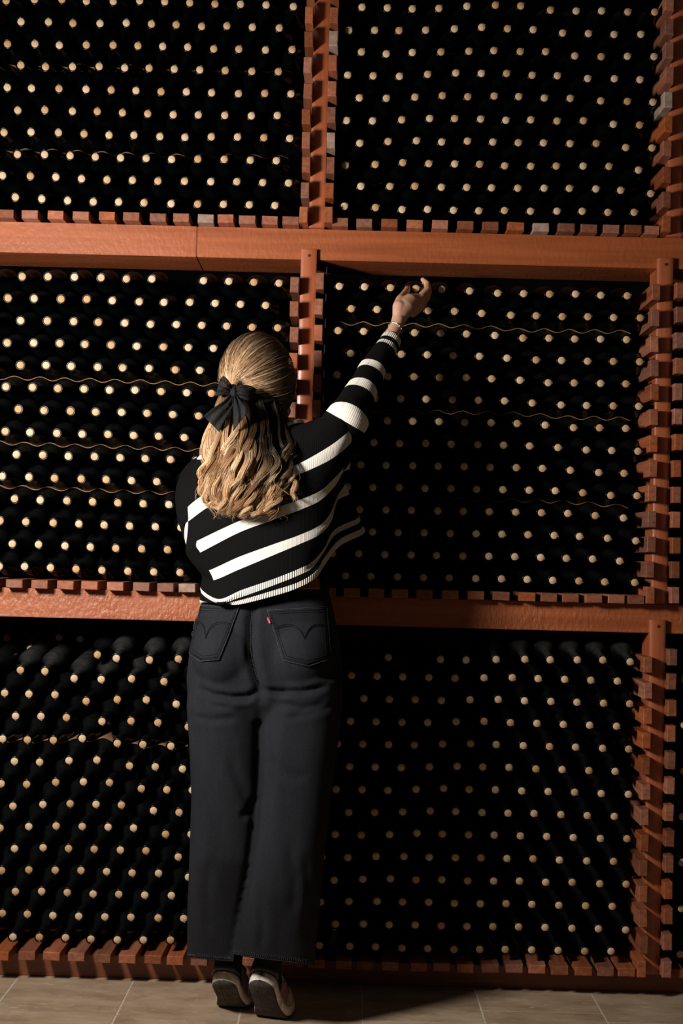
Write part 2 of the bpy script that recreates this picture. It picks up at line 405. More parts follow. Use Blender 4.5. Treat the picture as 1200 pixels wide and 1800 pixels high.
# ------------------------------------------------------------------ bottles
D = 0.0735; YC = -0.022
prof = [(0.0, 0.0113), (0.0, 0.0140), (0.0012, 0.0147), (0.006, 0.0148), (0.0078, 0.0136), (0.012, 0.0133), (0.045, 0.0137), (0.070, 0.0150),
        (0.080, 0.0180), (0.091, 0.0245), (0.102, 0.0312), (0.113, 0.0348), (0.127, 0.0360), (0.292, 0.0360), (0.297, 0.0340), (0.297, 0.0)]
def bottle_geo(seg):
    V = []; FA = []; m = []
    for (y, r) in prof[:-1]:
        for k in range(seg):
            t = 2*math.pi*k/seg; V.append((r*math.cos(t), y, r*math.sin(t)))
    n = len(prof)-1
    for i in range(n-1):
        for k in range(seg):
            k2 = (k+1) % seg; FA.append((i*seg+k, i*seg+k2, (i+1)*seg+k2, (i+1)*seg+k))
    FA.append(tuple((n-1)*seg + k for k in range(seg)))
    # inside of the mouth, meets the cork
    b = len(V)
    for k in range(seg):
        t = 2*math.pi*k/seg; V.append((0.0107*math.cos(t), 0.004, 0.0107*math.sin(t)))
    for k in range(seg):
        k2 = (k+1) % seg; FA.append((b+k, b+k2, k2, k))
    return V, FA
def cork_geo(seg):
    V = [(0.0106*math.cos(2*math.pi*k/seg), 0.0045, 0.0106*math.sin(2*math.pi*k/seg)) for k in range(seg)]
    V += [(0.0103*math.cos(2*math.pi*k/seg), 0.0003, 0.0103*math.sin(2*math.pi*k/seg)) for k in range(seg)]
    V += [(0.0093*math.cos(2*math.pi*k/seg), -0.0008, 0.0093*math.sin(2*math.pi*k/seg)) for k in range(seg)]
    FA = []
    for i in range(2):
        for k in range(seg):
            k2 = (k+1) % seg; FA.append((i*seg+k, (i+1)*seg+k, (i+1)*seg+k2, i*seg+k2))
    FA.append(tuple(2*seg + k for k in range(seg)))
    return V, FA
BV, BF = bottle_geo(24); CV, CF = cork_geo(18)
ME_B = fixed('wine_bottle', BV, BF, M_GLASS); ME_C = fixed('cork', CV, CF, M_CORK); ME_B2 = fixed('wine_bottle', BV, BF, M_GLASS2)
def stack(row, wl, wr, n):
    r = D/2; rows = [sorted(row)]
    for k in range(n-1):
        a = rows[-1]; b = []
        dx = a[0][0]-(wl+r)
        if .45*r < dx < D*.999: b.append((wl+r, a[0][1]+math.sqrt(D*D-dx*dx)))
        for p, q in zip(a, a[1:]):
            d = math.hypot(q[0]-p[0], q[1]-p[1])
            if d < 1.9*D:
                h = math.sqrt(max(D*D-d*d/4, 0)); ux, uz = (q[0]-p[0])/d, (q[1]-p[1])/d
                b.append(((p[0]+q[0])/2-uz*h, (p[1]+q[1])/2+ux*h))
        dx = (wr-r)-a[-1][0]
        if .45*r < dx < D*.999: b.append((wr-r, a[-1][1]+math.sqrt(D*D-dx*dx)))
        rows.append(b)
    return rows
def xz(l): return [(lambda q: (q[0], q[2]))(P(x, y, YC)) for x, y in l]
def rescale(rows, f):
    z0 = rows[0][0][1]
    return [[(x, z0 + (z-z0)*f) for x, z in r] for r in rows]
bays = {}
zz = lambda l, ox, oy, s: [(ox+x/s, oy+y/s) for x, y in l]
# top bay over her arm
r1 = xz(zz([(180,622),(274,626),(354,630),(431,630),(509,633),(585,635),(662,635),(741,636),(820,637),(896,637),(974,640),(1052,641)], 500, 0, 1.7143))
bays['TR'] = rescale(stack(r1, r1[0][0]-D/2, P(1144, 341, YC)[0]+D/2, 11), 1.026)
r1 = xz(zz([(-245,672),(-154,680),(-50,686),(54,693),(147,699),(237,704),(327,708),(418,711),(507,714),(601,715),(694,716),(785,717),(876,719),(966,721)], 0, 0, 2.0))
bays['TL'] = rescale(stack(r1, r1[0][0]-D/2, P(507, 322, YC)[0]+D/2, 11), 1.008)
r1 = xz([(-47, 994), (-2, 996), (42.9, 996), (88.3, 998), (134, 1000.5), (179, 1002.5), (225, 1004.3), (270, 1005.5), (316, 1006.5), (361.5, 1008), (407, 1009), (452.5, 1011)])
bays['ML'] = rescale(stack(r1, r1[0][0]-D/2, P(490, 502, YC)[0]+D/2, 14), 1.0)
r1 = xz(zz([(88,1073),(172,1075),(260,1077),(345,1079),(430,1080),(517,1082),(602,1083),(687,1085),(771,1088),(857,1090),(942,1093),(1041,1095)], 560, 440, 1.875))
bays['MR'] = rescale(stack(r1, P(584, 974, YC)[0]-D/2, P(1125, 553, YC)[0]+D/2, 14), 0.990)
r1 = xz(zz([(2,1240),(102,1244),(187,1247),(274,1249),(359,1251),(445,1253),(530,1254),(615,1256),(702,1257),(789,1258),(876,1260),(964,1262)], 560, 1000, 1.875))
bays['BR'] = rescale(stack(r1, r1[0][0]-D/2, P(1099, 1634, YC)[0]+D/2, 13), 0.995)
bays['BR'].append(xz(zz([(231,296),(401,298),(486,301),(585,299),(679,298),(763,300),(852,300),(937,301),(1025,306)], 560, 1000, 1.875)))
r1 = xz([(1195.5, 1678), (1241, 1679)])
bays['ER'] = stack(r1, r1[0][0]-D/2, r1[1][0]+0.5*D+D/2, 13)
BLp = [zz([(52,1455),(155,1457),(258,1460),(359,1465),(464,1467),(567,1467),(673,1470)], 0, 1000, 2.25),
 zz([(8,1363),(107,1367),(210,1370),(312,1373),(415,1376),(517,1378),(625,1381),(726,1383)], 0, 1000, 2.25),
 zz([(60,1277),(163,1277),(265,1281),(368,1286),(468,1289),(572,1291),(677,1293)], 0, 1000, 2.25),
 zz([(6,1193),(114,1190),(217,1193),(319,1194),(421,1198),(523,1202),(626,1205),(745,1220)], 0, 1000, 2.25),
 zz([(58,1106),(169,1104),(272,1105),(373,1108),(476,1112),(576,1116),(705,1139)], 0, 1000, 2.25),
 zz([(0,1025),(114,1019),(223,1016),(325,1019),(427,1022),(528,1025),(655,1049),(755,1051)], 0, 1000, 2.25),
 zz([(52,938),(168,933),(277,929),(379,932),(480,934),(606,957),(708,963)], 0, 1000, 2.25),
 zz([(4,850),(104,853),(219,845),(329,843),(432,846),(558,870),(660,873),(760,876)], 0, 1000, 2.25),
 zz([(56,762),(156,765),(273,758),(383,756),(511,780),(613,784),(722,791)], 0, 1000, 2.25),
 zz([(13,731),(162,734),(311,738),(482,727),(686,756),(838,762),(1000,773)], 0, 1080, 3.333),
 zz([(90,597),(239,598),(388,605),(598,627),(767,625),(925,634),(1102,660)], 0, 1080, 3.333),
 zz([(25,462),(169,467),(320,472),(506,508),(685,500),(856,501),(1031,527)], 0, 1080, 3.333),
 zz([(-60,326),(107,331),(254,337),(435,375),(591,382),(770,378),(960,394)], 0, 1080, 3.333),
 zz([(680,258),(876,266),(1043,262)], 0, 1080, 3.333)]
rows = []
for i, r in enumerate(BLp):
    q = xz(r)
    while q[-1][0] + 0.0745 < PX[('c', 2)] - 0.05 - D/2 + 0.005: q.append((q[-1][0] + 0.0745, q[-1][1] - 0.0003))
    for k_ in range(2): q.insert(0, (q[0][0] - 0.0745, q[0][1] + 0.0003))
    rows.append(q)
bays['BL'] = rows
TILT = {'TR': 5.5, 'TL': 5.5, 'ML': 4.0, 'MR': 4.0, 'BL': 6.0, 'BR': 6.2, 'ER': 6.0}
# wavy dividers raise the rows above them only by their own thickness, already in the measured heights
woman = [(385,600),(470,585),(520,640),(545,730),(600,700),(665,590),(688,535),(735,500),(757,520),(700,600),(655,740),(640,940),(600,1010),(606,1200),(556,1690),(330,1690),(334,1350),(326,1190),(350,1050),(318,930),(312,840),(345,790),(375,690)]
def inside(x, y, poly):
    c = False
    for (x0, y0), (x1, y1) in zip(poly, poly[1:]+poly[:1]):
        if (y0 > y) != (y1 > y) and x < (x1-x0)*(y-y0)/(y1-y0)+x0: c = not c
    return c
ORD = 'first second third fourth fifth sixth seventh eighth ninth tenth eleventh twelfth thirteenth fourteenth fifteenth'.split()
single = []; rest = []
for key, rows in bays.items():
    n = len(rows)
    for ri, row in enumerate(rows):
        row = sorted(row); vis = []
        for (x, z) in row:
            px, py = proj((x, YC, z))
            if key in ('TR', 'TL') and z > P(600, -14, YC)[2]: continue
            if px < -85 or px > 1226 or x < -1.058: continue
            if key == 'ML' and ri == 13 and abs(px - 307) < 15: continue
            y = YC + R.uniform(-0.005, 0.005)
            if key == 'BL' and ri == 13 and px < 185: continue
            if key == 'BL' and ri == 12 and px < 90: y += 0.02
            if key == 'BR' and ri == 13 and px < 700: y += 0.05
            tilt = math.radians(TILT[key] + R.uniform(-0.25, 0.25) + (1.0 if (key, ri) in {('BL', 13), ('BR', 13)} else 0))
            yaw = math.radians(R.uniform(-0.25, 0.25))
            hid = inside(px, py, woman); vis.append((px, py, (x, y, z), tilt, yaw, hid))
        for i, b in enumerate(vis):
            want = key in ('ML', 'MR') or (key == 'BL' and ri >= 12) or (key == 'BR' and ri >= 13)
            px = b[0]
            if want and not b[5] and -4 < px < 1200:
                if key in ('MR', 'BR'): pos = ORD[len(vis)-1-i] + ' from the outer post'
                else: pos = ORD[sum(1 for v in vis[:i] if v[0] > -4)] + ' from the picture edge'
                rowname = (ORD[n-1-ri] + ' row down') if n-1-ri else 'top row'
                bay = {'ML': 'bay behind her hair', 'MR': 'bay she reaches into', 'BL': 'dusty low bay beside her jeans', 'BR': 'low bay by the outer post'}[key]
                if key == 'BL': rowname = {12: 'second row down', 13: 'topmost row'}[ri]
                if key == 'BR': rowname = 'top row'
                lab = 'wine bottle ' + pos + ', ' + rowname + ', ' + bay
                if key == 'BL': lab = 'wine bottle ' + pos + ', ' + rowname + ', dusty low bay'
                if key == 'BR': lab = 'wine bottle ' + pos + ', top row, lowest bay'
                single.append((b, lab, {'ML': 'bottles in the bay behind her hair', 'MR': 'bottles in the bay she reaches into', 'BL': 'bottles on top of the dusty low bay', 'BR': 'bottles on top of the lowest bay'}[key], key))
            else: rest.append((b, key))
# a few bottles of the layer behind, seen over the ragged low bay
for (px, py, yy) in ((171, 1151, 0.04), (53, 1141, 0.22), (12, 1122, 0.30), (103, 1121, 0.30), (140, 1124, 0.30)):
    p = P(px, py, yy); rest.append(((px, py, p, math.radians(5), 0.0, False), 'BL'))
n_single = min(300, len(single))
for b, lab, grp, key in single[n_single:]: rest.append((b, key))
single = single[:n_single]
def bmat(b): return Matrix.Translation(b[2]) @ Matrix.Rotation(b[4], 4, 'Z') @ Matrix.Rotation(b[3], 4, 'X')
for b, lab, grp, key in single:
    o = link('wine_bottle', ME_B2 if key in ('BL', 'BR') else ME_B); o.matrix_world = bmat(b); tag(o, lab, 'bottle', grp)
    link('cork', ME_C, o)
BVa = np.array([v.co[:] for v in ME_B.vertices]); BFa = [tuple(p.vertices) for p in ME_B.polygons]
CVa = np.array([v.co[:] for v in ME_C.vertices]); CFa = [tuple(p.vertices) for p in ME_C.polygons]
V = []; FA = []; fm = []; off = 0
for b, key in rest:
    m = np.array(bmat(b))
    for va, fa, mi in ((BVa, BFa, 0), (CVa, CFa, 1)):
        V.append(va @ m[:3, :3].T + m[:3, 3]); FA += [tuple(i+off for i in f) for f in fa]; fm += [mi]*len(fa); off += len(va)
o = link('wine_bottles', mesh('wine_bottles', np.concatenate(V), FA, [M_GLASS, M_CORK], fm, True))
tag(o, 'remaining corked wine bottles filling the upper bays and the lowest bays of the rack', 'bottles', None, 'stuff')
print('bottles single', len(single), 'rest', len(rest))

# thin wavy divider strips lying between rows
def divider(key, ri, label, x0=None, x1=None, front=0.074, lift=0.0):
    row = sorted(bays[key][ri]); tilt = math.radians(TILT[key])
    xs = [p[0] for p in row]; zs = [p[1] for p in row]
    a = max(xs[0] - 0.03, x0 if x0 is not None else -9); b = min(xs[-1] + 0.03, x1 if x1 is not None else 9)
    n = int((b-a)/0.006); V = []; FA = []
    y0, y1 = front, front + 0.17
    for i in range(n+1):
        x = a + (b-a)*i/n
        k = max(0, min(len(xs)-2, sum(1 for v in xs if v <= x)-1))
        t = (x-xs[k])/(xs[k+1]-xs[k]); zb = zs[k] + (zs[k+1]-zs[k])*t
        z = zb + 0.0325 + 0.0052*math.cos(2*math.pi*t) - 0.003 + lift
        for yy in (y0, y1):
            zz_ = z + (yy - YC)*math.tan(tilt)
            V += [(x, yy, zz_), (x, yy, zz_+0.0017)]
    for i in range(n):
        o_ = 4*i
        FA += [(o_, o_+4, o_+5, o_+1), (o_+2, o_+3, o_+7, o_+6), (o_+1, o_+5, o_+7, o_+3), (o_, o_+2, o_+6, o_+4)]
    FA += [(0, 1, 3, 2), (4*n, 4*n+2, 4*n+3, 4*n+1)]
    o = link('divider_strip', mesh('divider_strip', V, FA, M_STRIP, smooth=False)); tag(o, label, 'divider strip', 'wavy strips between bottle rows'); return o
divider('ML', 8, 'thin wavy tan strip level with the bow, topmost in that bay', -1.02)
divider('ML', 5, 'thin wavy tan strip below the bow, second of three in its bay', -1.02)
divider('ML', 3, 'thin wavy tan strip at her elbow height, lowest of three in its bay', -1.02)
divider('MR', 11, 'thin wavy strip crossing behind her bracelet', None, 0.84)
divider('MR', 7, 'thin wavy strip behind the upper sleeve of her raised arm', None, 0.84)
divider('MR', 3, 'faint wavy strip low in the bay she reaches into', 0.3, 0.84)
divider('TL', 6, 'wavy strip across the top bay over her head, upper of two', -1.03, None, 0.088)
divider('TL', 2, 'wavy strip across the top bay over her head, lower of two', -1.03, None, 0.088)
divider('TR', 1, 'faint wavy strip in the top bay, nearest the beam', None, 0.85, 0.098, -0.002)
divider('TR', 7, 'faint wavy strip in the top bay, near the picture top', None, 0.85, 0.098, -0.002)
divider('BL', 8, 'wavy tan strip in the dusty low bay beside her jeans', -1.0, P(330, 1280, .07)[0], 0.078, 0.004)

# ================================================================== the person
M_SKIN, nt, bs = mat('skin')
tc = N(nt, 'ShaderNodeTexCoord')
nt.links.new(ramp(nt, noise(nt, 60, 4, tc.outputs['Object']), [(0.3, (0.52, 0.275, 0.175)), (0.7, (0.63, 0.36, 0.245))]), bs.inputs['Base Color'])
bs.inputs['Roughness'].default_value = 0.48; bs.inputs['Subsurface Weight'].default_value = 0.12; bs.inputs['Subsurface Radius'].default_value = (0.006, 0.003, 0.0015)
bump(nt, noise(nt, 900, 2, tc.outputs['Object']), 0.12, 0.0006, bs)
def knit(name, col, ribs=False):
    m, nt, bs = mat(name)
    uv = N(nt, 'ShaderNodeUVMap'); uv.uv_map = 'uv'; sx = N(nt, 'ShaderNodeSeparateXYZ'); nt.links.new(uv.outputs[0], sx.inputs[0])
    if ribs: h = math_(nt, 'ABSOLUTE', math_(nt, 'SINE', math_(nt, 'MULTIPLY', sx.outputs[0], math.pi/0.0062)))
    else:
        a = math_(nt, 'SINE', math_(nt, 'MULTIPLY', sx.outputs[0], 2*math.pi/0.0034)); b = math_(nt, 'SINE', math_(nt, 'MULTIPLY', sx.outputs[1], 2*math.pi/0.0030))
        h = math_(nt, 'ADD', math_(nt, 'MULTIPLY', a, 0.5), math_(nt, 'MULTIPLY', b, 0.35))
    tc = N(nt, 'ShaderNodeTexCoord'); n = noise(nt, 130, 3, tc.outputs['Object'])
    nt.links.new(mixc(nt, math_(nt, 'MULTIPLY', n, 0.25), col, tuple(c*0.55 for c in col)), bs.inputs['Base Color'])
    if ribs: nt.links.new(mixc(nt, ramp(nt, h, [(0.0, (0.85,)*3), (0.45, (0.0,)*3)]), mixc(nt, math_(nt, 'MULTIPLY', n, 0.2), col, tuple(c*0.6 for c in col)), tuple(c*0.45 for c in col)), bs.inputs['Base Color'])
    bs.inputs['Roughness'].default_value = 0.95; bs.inputs['Specular IOR Level'].default_value = 0.08
    bump(nt, math_(nt, 'ADD', h, math_(nt, 'MULTIPLY', n, 0.5)), 0.9 if ribs else 0.5, 0.0022 if ribs else 0.0007, bs)
    return m
M_KB = knit('black_knit', (0.0036, 0.0035, 0.0036)); M_KW = knit('cream_knit', (0.80, 0.74, 0.655))
M_RB = knit('black_rib_knit', (0.0036, 0.0035, 0.0036), True); M_RW = knit('cream_rib_knit', (0.80, 0.74, 0.655), True)
M_DEN, nt, bs = mat('washed_black_denim')
tc = N(nt, 'ShaderNodeTexCoord')
n1 = noise(nt, 10, 5, mapping(nt, tc.outputs['Object'], (1.6, 1.6, 0.35)), 0.6); n2 = noise(nt, 900, 2, mapping(nt, tc.outputs['Object'], (1, 1, 0.4)))
c = ramp(nt, n1, [(0.3, (0.0078, 0.0082, 0.0108)), (0.7, (0.0150, 0.0157, 0.0198))])
nt.links.new(mixc(nt, ramp(nt, n2, [(0.5, (0,)*3), (0.75, (0.5,)*3)]), c, (0.034, 0.035, 0.040)), bs.inputs['Base Color'])
bs.inputs['Roughness'].default_value = 0.9; bs.inputs['Specular IOR Level'].default_value = 0.15
bump(nt, math_(nt, 'ADD', n2, n1), 0.3, 0.0012, bs)
M_EDGE = simple('worn_denim_edge', (0.050, 0.051, 0.057), 0.9, 0, 0.1, 300, 0.5)
M_THREAD = simple('dark_stitching', (0.006, 0.006, 0.007), 0.9, 0, 0.1)
M_PATCH = simple('brown_leather_patch', (0.30, 0.10, 0.022), 0.6, 0, 0.3, 120, 0.35, 0.001)
M_REDTAB = simple('red_woven_tab', (0.36, 0.018, 0.05), 0.8)
M_TABW = simple('white_thread', (0.7, 0.65, 0.6), 0.8)
M_LACE = simple('black_lace', (0.012, 0.012, 0.014), 0.75, 0, 0.2)
M_NAIL = simple('dark_red_nail_polish', (0.10, 0.004, 0.010), 0.2)
M_SILVER = simple('silver', (0.75, 0.74, 0.72), 0.25, 1.0)
M_SOLE = simple('grubby_cream_rubber', (0.70, 0.62, 0.54), 0.7, 0, 0.3, 70, 0.35)
M_OUT = simple('dark_worn_outsole', (0.060, 0.051, 0.043), 0.8, 0, 0.2, 60, 0.4, 0.001)
M_SHW = simple('white_shoe_leather', (0.50, 0.45, 0.38), 0.5, 0, 0.4, 50, 0.15)
M_SHB = simple('black_shoe_leather', (0.022, 0.022, 0.024), 0.28, 0, 0.5)
M_PINK = simple('dusty_pink_leather', (0.30, 0.13, 0.13), 0.6)
M_SOCK = simple('black_sock', (0.008, 0.008, 0.009), 0.95, 0, 0.1)
M_EYE = simple('eye_white', (0.75, 0.72, 0.68), 0.2)

def VP(px, py, Y): return Vector(P(px, py, Y))
parts = []
def ch(pts, rads, seg=14, flat=1.0, up=None): parts.append(tube_geo(pts, rads, seg, flat, True, up))
def cpx(lst, seg=14, flat=1.0, up=None):     # (px, py, Y, radius in px)
    ch([VP(x, y, Y) for x, y, Y, r in lst], [M(r, Y) for x, y, Y, r in lst], seg, flat, up)
# head, looking away to her right
HC = VP(456, 668, -0.335)
yaw = math.radians(40)
hf = Vector((math.sin(yaw), math.cos(yaw), 0.22)).normalized(); hr = hf.cross(Vector((0, 0, 1))).normalized(); hu = hr.cross(hf)
def hd(r, f, u): return HC + hr*r + hf*f + hu*u
AX = (hr, hf, hu)
parts.append(sphere_geo(hd(0, 0.0, 0.018), (0.065, 0.078, 0.082), AX, 24, 16))
parts.append(sphere_geo(hd(0, 0.040, -0.030), (0.058, 0.055, 0.080), AX, 20, 14))
parts.append(sphere_geo(hd(0, 0.052, -0.088), (0.030, 0.030, 0.022), AX))          # chin
for s in (-1, 1):
    parts.append(sphere_geo(hd(s*0.046, 0.055, -0.020), (0.024, 0.028, 0.026), AX)) # cheeks
    parts.append(sphere_geo(hd(s*0.033, 0.078, 0.012), (0.022, 0.012, 0.009), AX))  # brows
    parts.append(sphere_geo(hd(s*0.072, -0.004, -0.012), (0.008, 0.018, 0.031), AX))# ears
    parts.append(sphere_geo(hd(s*0.073, 0.000, -0.040), (0.007, 0.009, 0.010), AX))
    ch([hd(s*0.046, -0.01, -0.058), hd(s*0.030, 0.045, -0.088)], [0.020, 0.020])   # jaw
    parts.append(sphere_geo(hd(s*0.010, 0.098, -0.036), (0.008, 0.010, 0.007), AX)) # nostrils
ch([hd(0, 0.090, 0.008), hd(0, 0.102, -0.014), hd(0, 0.111, -0.032)], [0.008, 0.010, 0.011])
parts.append(sphere_geo(hd(0, 0.092, -0.060), (0.022, 0.010, 0.006), AX)); parts.append(sphere_geo(hd(0, 0.090, -0.069), (0.019, 0.010, 0.007), AX))
# neck and trunk
ch([hd(0, -0.020, -0.045), VP(455, 745, -0.335), VP(452, 790, -0.335)], [0.056, 0.052, 0.060], 18)
cpx([(452, 790, -0.335, 52), (450, 840, -0.335, 100), (452, 900, -0.33, 96), (458, 960, -0.33, 88), (462, 1020, -0.345, 90), (463, 1080, -0.36, 104), (464, 1140, -0.365, 112), (462, 1180, -0.365, 100)], 24, 0.55, (0, 1, 0))
# legs
cpx([(400, 1170, -0.36, 50), (394, 1300, -0.35, 48), (390, 1430, -0.335, 34), (382, 1560, -0.335, 28), (387, 1655, -0.29, 19)], 16)
cpx([(525, 1170, -0.36, 50), (522, 1300, -0.37, 48), (512, 1430, -0.375, 34), (496, 1560, -0.37, 28), (483, 1655, -0.355, 19)], 16)
# right arm
cpx([(535, 810, -0.34, 40), (575, 778, -0.345, 27), (610, 735, -0.33, 24), (646, 666, -0.265, 17), (661, 640, -0.240, 15.5), (682, 602, -0.19, 13), (697, 572, -0.155, 11.8), (700, 562, -0.145, 12.0)], 18)
# right hand: palm, thumb and four separate fingers closing round the bottle neck
up_h = (0.55, -0.75, 0.3)
SHX, SHY = -2.3, -3.0                                  # the bottle she grips
def hpx(lst, *a, **k): cpx([(x+SHX*min(1, max(0, (570-y)/40)), y+SHY*min(1, max(0, (570-y)/40)), Y, r) for x, y, Y, r in lst], *a, **k)
hpx([(699, 566, -0.148, 12.6), (706, 552, -0.136, 15.5), (715.5, 541, -0.121, 17.5), (726, 532, -0.104, 15.0), (734, 528, -0.092, 10.5)], 18, 0.74, up_h)
hpx([(700, 556, -0.145, 10), (702.5, 541, -0.135, 11.5), (706.5, 530, -0.108, 9.3), (712.5, 521.5, -0.062, 7.4), (717, 514, -0.030, 6.4), (719.2, 507.5, -0.010, 4.9)], 14)        # thumb
hpx([(729, 532, -0.098, 8.0), (741.5, 524, -0.082, 6.9), (753.5, 512, -0.058, 6.2), (754, 502.5, -0.030, 5.4), (745, 494.5, -0.010, 4.4)], 14)    # index
hpx([(733, 538, -0.092, 8.0), (745, 528.5, -0.074, 7.3), (755, 517, -0.046, 6.6), (755, 508.5, -0.014, 5.7), (747.5, 502, 0.010, 4.7)], 14)
hpx([(731, 546, -0.090, 7.6), (743, 537.5, -0.074, 7.0), (752.5, 526.5, -0.044, 6.3), (752, 518, -0.012, 5.4), (745, 513, 0.008, 4.6)], 14)
hpx([(726, 553, -0.094, 6.8), (737, 546.5, -0.080, 6.2), (746.5, 537, -0.052, 5.5), (747, 529.5, -0.026, 4.8), (741, 525, -0.006, 4.2)], 14)
# left arm reaching forward under the sleeve, hand resting on the bottles in front of her chest
cpx([(400, 845, -0.35, 44), (376, 868, -0.27, 38), (374, 868, -0.17, 27), (405, 835, -0.115, 20), (428, 812, -0.082, 14)], 16)
cpx([(428, 812, -0.082, 13), (438, 800, -0.070, 17), (447, 789, -0.062, 15)], 16, 0.6)
for k, (dx, dy) in enumerate(((-7, -6), (-2, -2), (3, 3), (8, 8))):
    cpx([(445+dx, 790+dy, -0.064, 6.6), (453+dx, 778+dy, -0.062, 6.2), (459+dx, 769+dy, -0.052, 5.6), (463+dx*1.1, 763+dy, -0.040, 4.6)], 12)
cpx([(432, 800, -0.078, 8), (432, 786, -0.070, 7), (436, 776, -0.060, 6)], 12)
person = remeshed('person', parts, 0.0031, M_SKIN, None, 2)
tag(person, 'woman seen from behind on tiptoe in striped sweater and black jeans, reaching for a bottle', 'person')
for s in (-1, 1):
    V, FA = sphere_geo(hd(s*0.031, 0.080, -0.002), (0.011, 0.009, 0.008), AX, 12, 8); link('eye', mesh('eye', V, FA, M_EYE, smooth=True), person)
# dark red nails
a = VP(716.6, 510.5, -0.054); 
V, FA = sphere_geo(VP(714.6, 504.8, -0.0205), (M(2.6, 0), M(4.2, 0), M(6.2, 0)), (Vector((0.85, -0.25, -0.45)).normalized(), Vector((0.2, 0.95, 0.1)).normalized(), Vector((0.40, -0.15, 0.9)).normalized()), 14, 10)
o = link('thumb_nail', mesh('thumb_nail', V, FA, M_NAIL, smooth=True), person); o['label'] = 'dark red thumb nail'
# bracelet: thin silver chain with a few beads
cen = VP(695, 577.5, -0.160); axd = (VP(700, 562, -0.145) - VP(682, 602, -0.19)).normalized()
e1 = axd.cross(Vector((0, 1, 0.2))).normalized(); e2 = axd.cross(e1); mb = MB(); rr = M(13.4, -0.16)
pts = [cen + e1*(rr*math.cos(t)) + e2*(rr*math.sin(t)) + axd*(0.003*math.sin(t*2)) for t in [2*math.pi*k/40 for k in range(41)]]
mb.add(*tube_geo(pts, [0.0009]*41, 6, 1.0, False))
for k in range(0, 40, 5): mb.add(*sphere_geo(pts[k], (0.0021,)*3, None, 8, 6))
for k in (12, 28): mb.add(*sphere_geo(pts[k], (0.0036,)*3, None, 10, 8))
o = link('bracelet', mb.me('bracelet', M_SILVER, True), person); o['label'] = 'thin silver bracelet with beads'

# ------------------------------------------------------------------ sweater
def YB(i, row): # depth of the ring columns (left side, fold, back ..., fold, right flare)
    base = [-0.335, -0.425, -0.468, -0.486, -0.482, -0.458, -0.418, -0.340, -0.250][i]
    if row <= 3: base -= [0.045, 0.040, 0.012, 0, 0, 0, 0, 0, 0][i]
    base += {5: -.02, 6: -.025, 7: -.025, 8: -.03, 9: -.03}.get(row, 0)*(1 if i == 0 else 0); base -= {7: .3, 8: .7, 9: 1.0, 10: 1.0}.get(row, 0)*[0, 0, 0, 0, 0, .008, .025, .065, .10][i]
    return base + {0: .0, 8: 0.005, 9: 0.010, 10: 0.025, 11: 0.055, 12: 0.075}.get(row, 0.0)
SR = [
 [(351,1059),(386,1056),(414,1063),(480,1048),(525,1033),(555,1016),(570,994),(597,960),(639,938)],
 [(351,1053),(384,1060.5),(418,1056),(480,1038),(525,1023),(555,1004),(570,980),(597,948),(635,929)],
 [(353,1039),(383,1060),(425,1049),(480,1029),(525,1011),(549,998),(568,972),(590,940),(631,919)],
 [(352,1031),(383,1053),(425,1037),(480,1018),(525,1000),(549,987),(570,963),(588,931),(628,911)],
 [(356,1012),(374,1020),(420,1001),(480,976),(525,957),(561,940),(582,916),(593,880),(613,869)],
 [(350,1000),(366,1003),(420,979),(480,957),(525,941),(561,924),(580,903),(592,874),(606,850)],
 [(333,978),(350,972),(420,936),(480,914),(525,897),(562,880),(588,855),(603,830),(614,824)],
 [(330,960),(344,952),(420,916),(480,894),(525,879),(562,863),(587,841),(604,822),(618,804)],
 [(331,916),(371,888),(420,872),(480,851),(525,834),(575,811),(605,790),(625,768),(636,757)],
 [(331,891),(360,869),(420,850),(480,831),(525,815),(575,787),(605,765),(620,750),(630,741)],
 [(330,860),(352,835),(420,805),(480,790),(525,775),(570,752),(598,735),(610,733),(616,742)],
 [(345,812),(362,803),(420,782),(480,768),(525,754),(552,742),(572,731),(583,728),(590,733)],
 [(358,800),(372,796),(420,778),(470,764),(505,752),(522,747),(532,746),(538,750),(541,755)],
]
rowsW = []
for r, row in enumerate(SR):
    pts = [P(x, y, YB(i, r) + (0.035 if (r == 0 and i == 1) else 0)) for i, (x, y) in enumerate(row)]
    c9, c4, c2 = row[8], row[3], row[1]; k = {10: .02, 11: .05, 12: .09}.get(r, 0)
    if r < 10:
        pts += [P(c9[0]-14, c9[1]-6, -0.185), P(520, c4[1]-70, -0.155), P(395, c2[1]-25, -0.19)]
    else:
        pts += [P(c9[0]-14, c9[1]+10, -0.20-k*.3), P(480, c4[1]+22, -0.19-k*.3), P(385, c2[1]+18, -0.21-k*.3)]
    rowsW.append(pts)
rowsW = np.array(rowsW)
NU = 220
ringsd = catmull(rowsW, NU, True)                       # (rows, NU, 3)
sub = 6
def rowspline(a, sub):
    K = a.shape[0]; b = np.moveaxis(a, 0, 1)            # NU, rows, 3
    return np.moveaxis(catmull(b, (K-1)*sub+1, False), 1, 0)
S = rowspline(ringsd, sub)
seglen = np.linalg.norm(np.roll(S[0], -1, 0) - S[0], axis=1); u = np.concatenate([[0], np.cumsum(seglen)[:-1]])
def grid_mesh(S, umax, colors_fn, closed=True):
    n, m = S.shape[:2]; V = S.reshape(-1, 3); FA = []; fm = []
    for i in range(n-1):
        for k in range(m if closed else m-1):
            k2 = (k+1) % m
            FA.append((i*m+k, i*m+k2, (i+1)*m+k2, (i+1)*m+k)); fm.append(colors_fn(i, k))
    vv = np.concatenate([[0], np.cumsum(np.linalg.norm(S[1:, m//3]-S[:-1, m//3], axis=1))])
    uv = np.stack([np.tile(umax, n), np.repeat(vv, m)], 1)
    return V, FA, fm, uv
KM = [M_KB, M_KW, M_RB, M_RW]
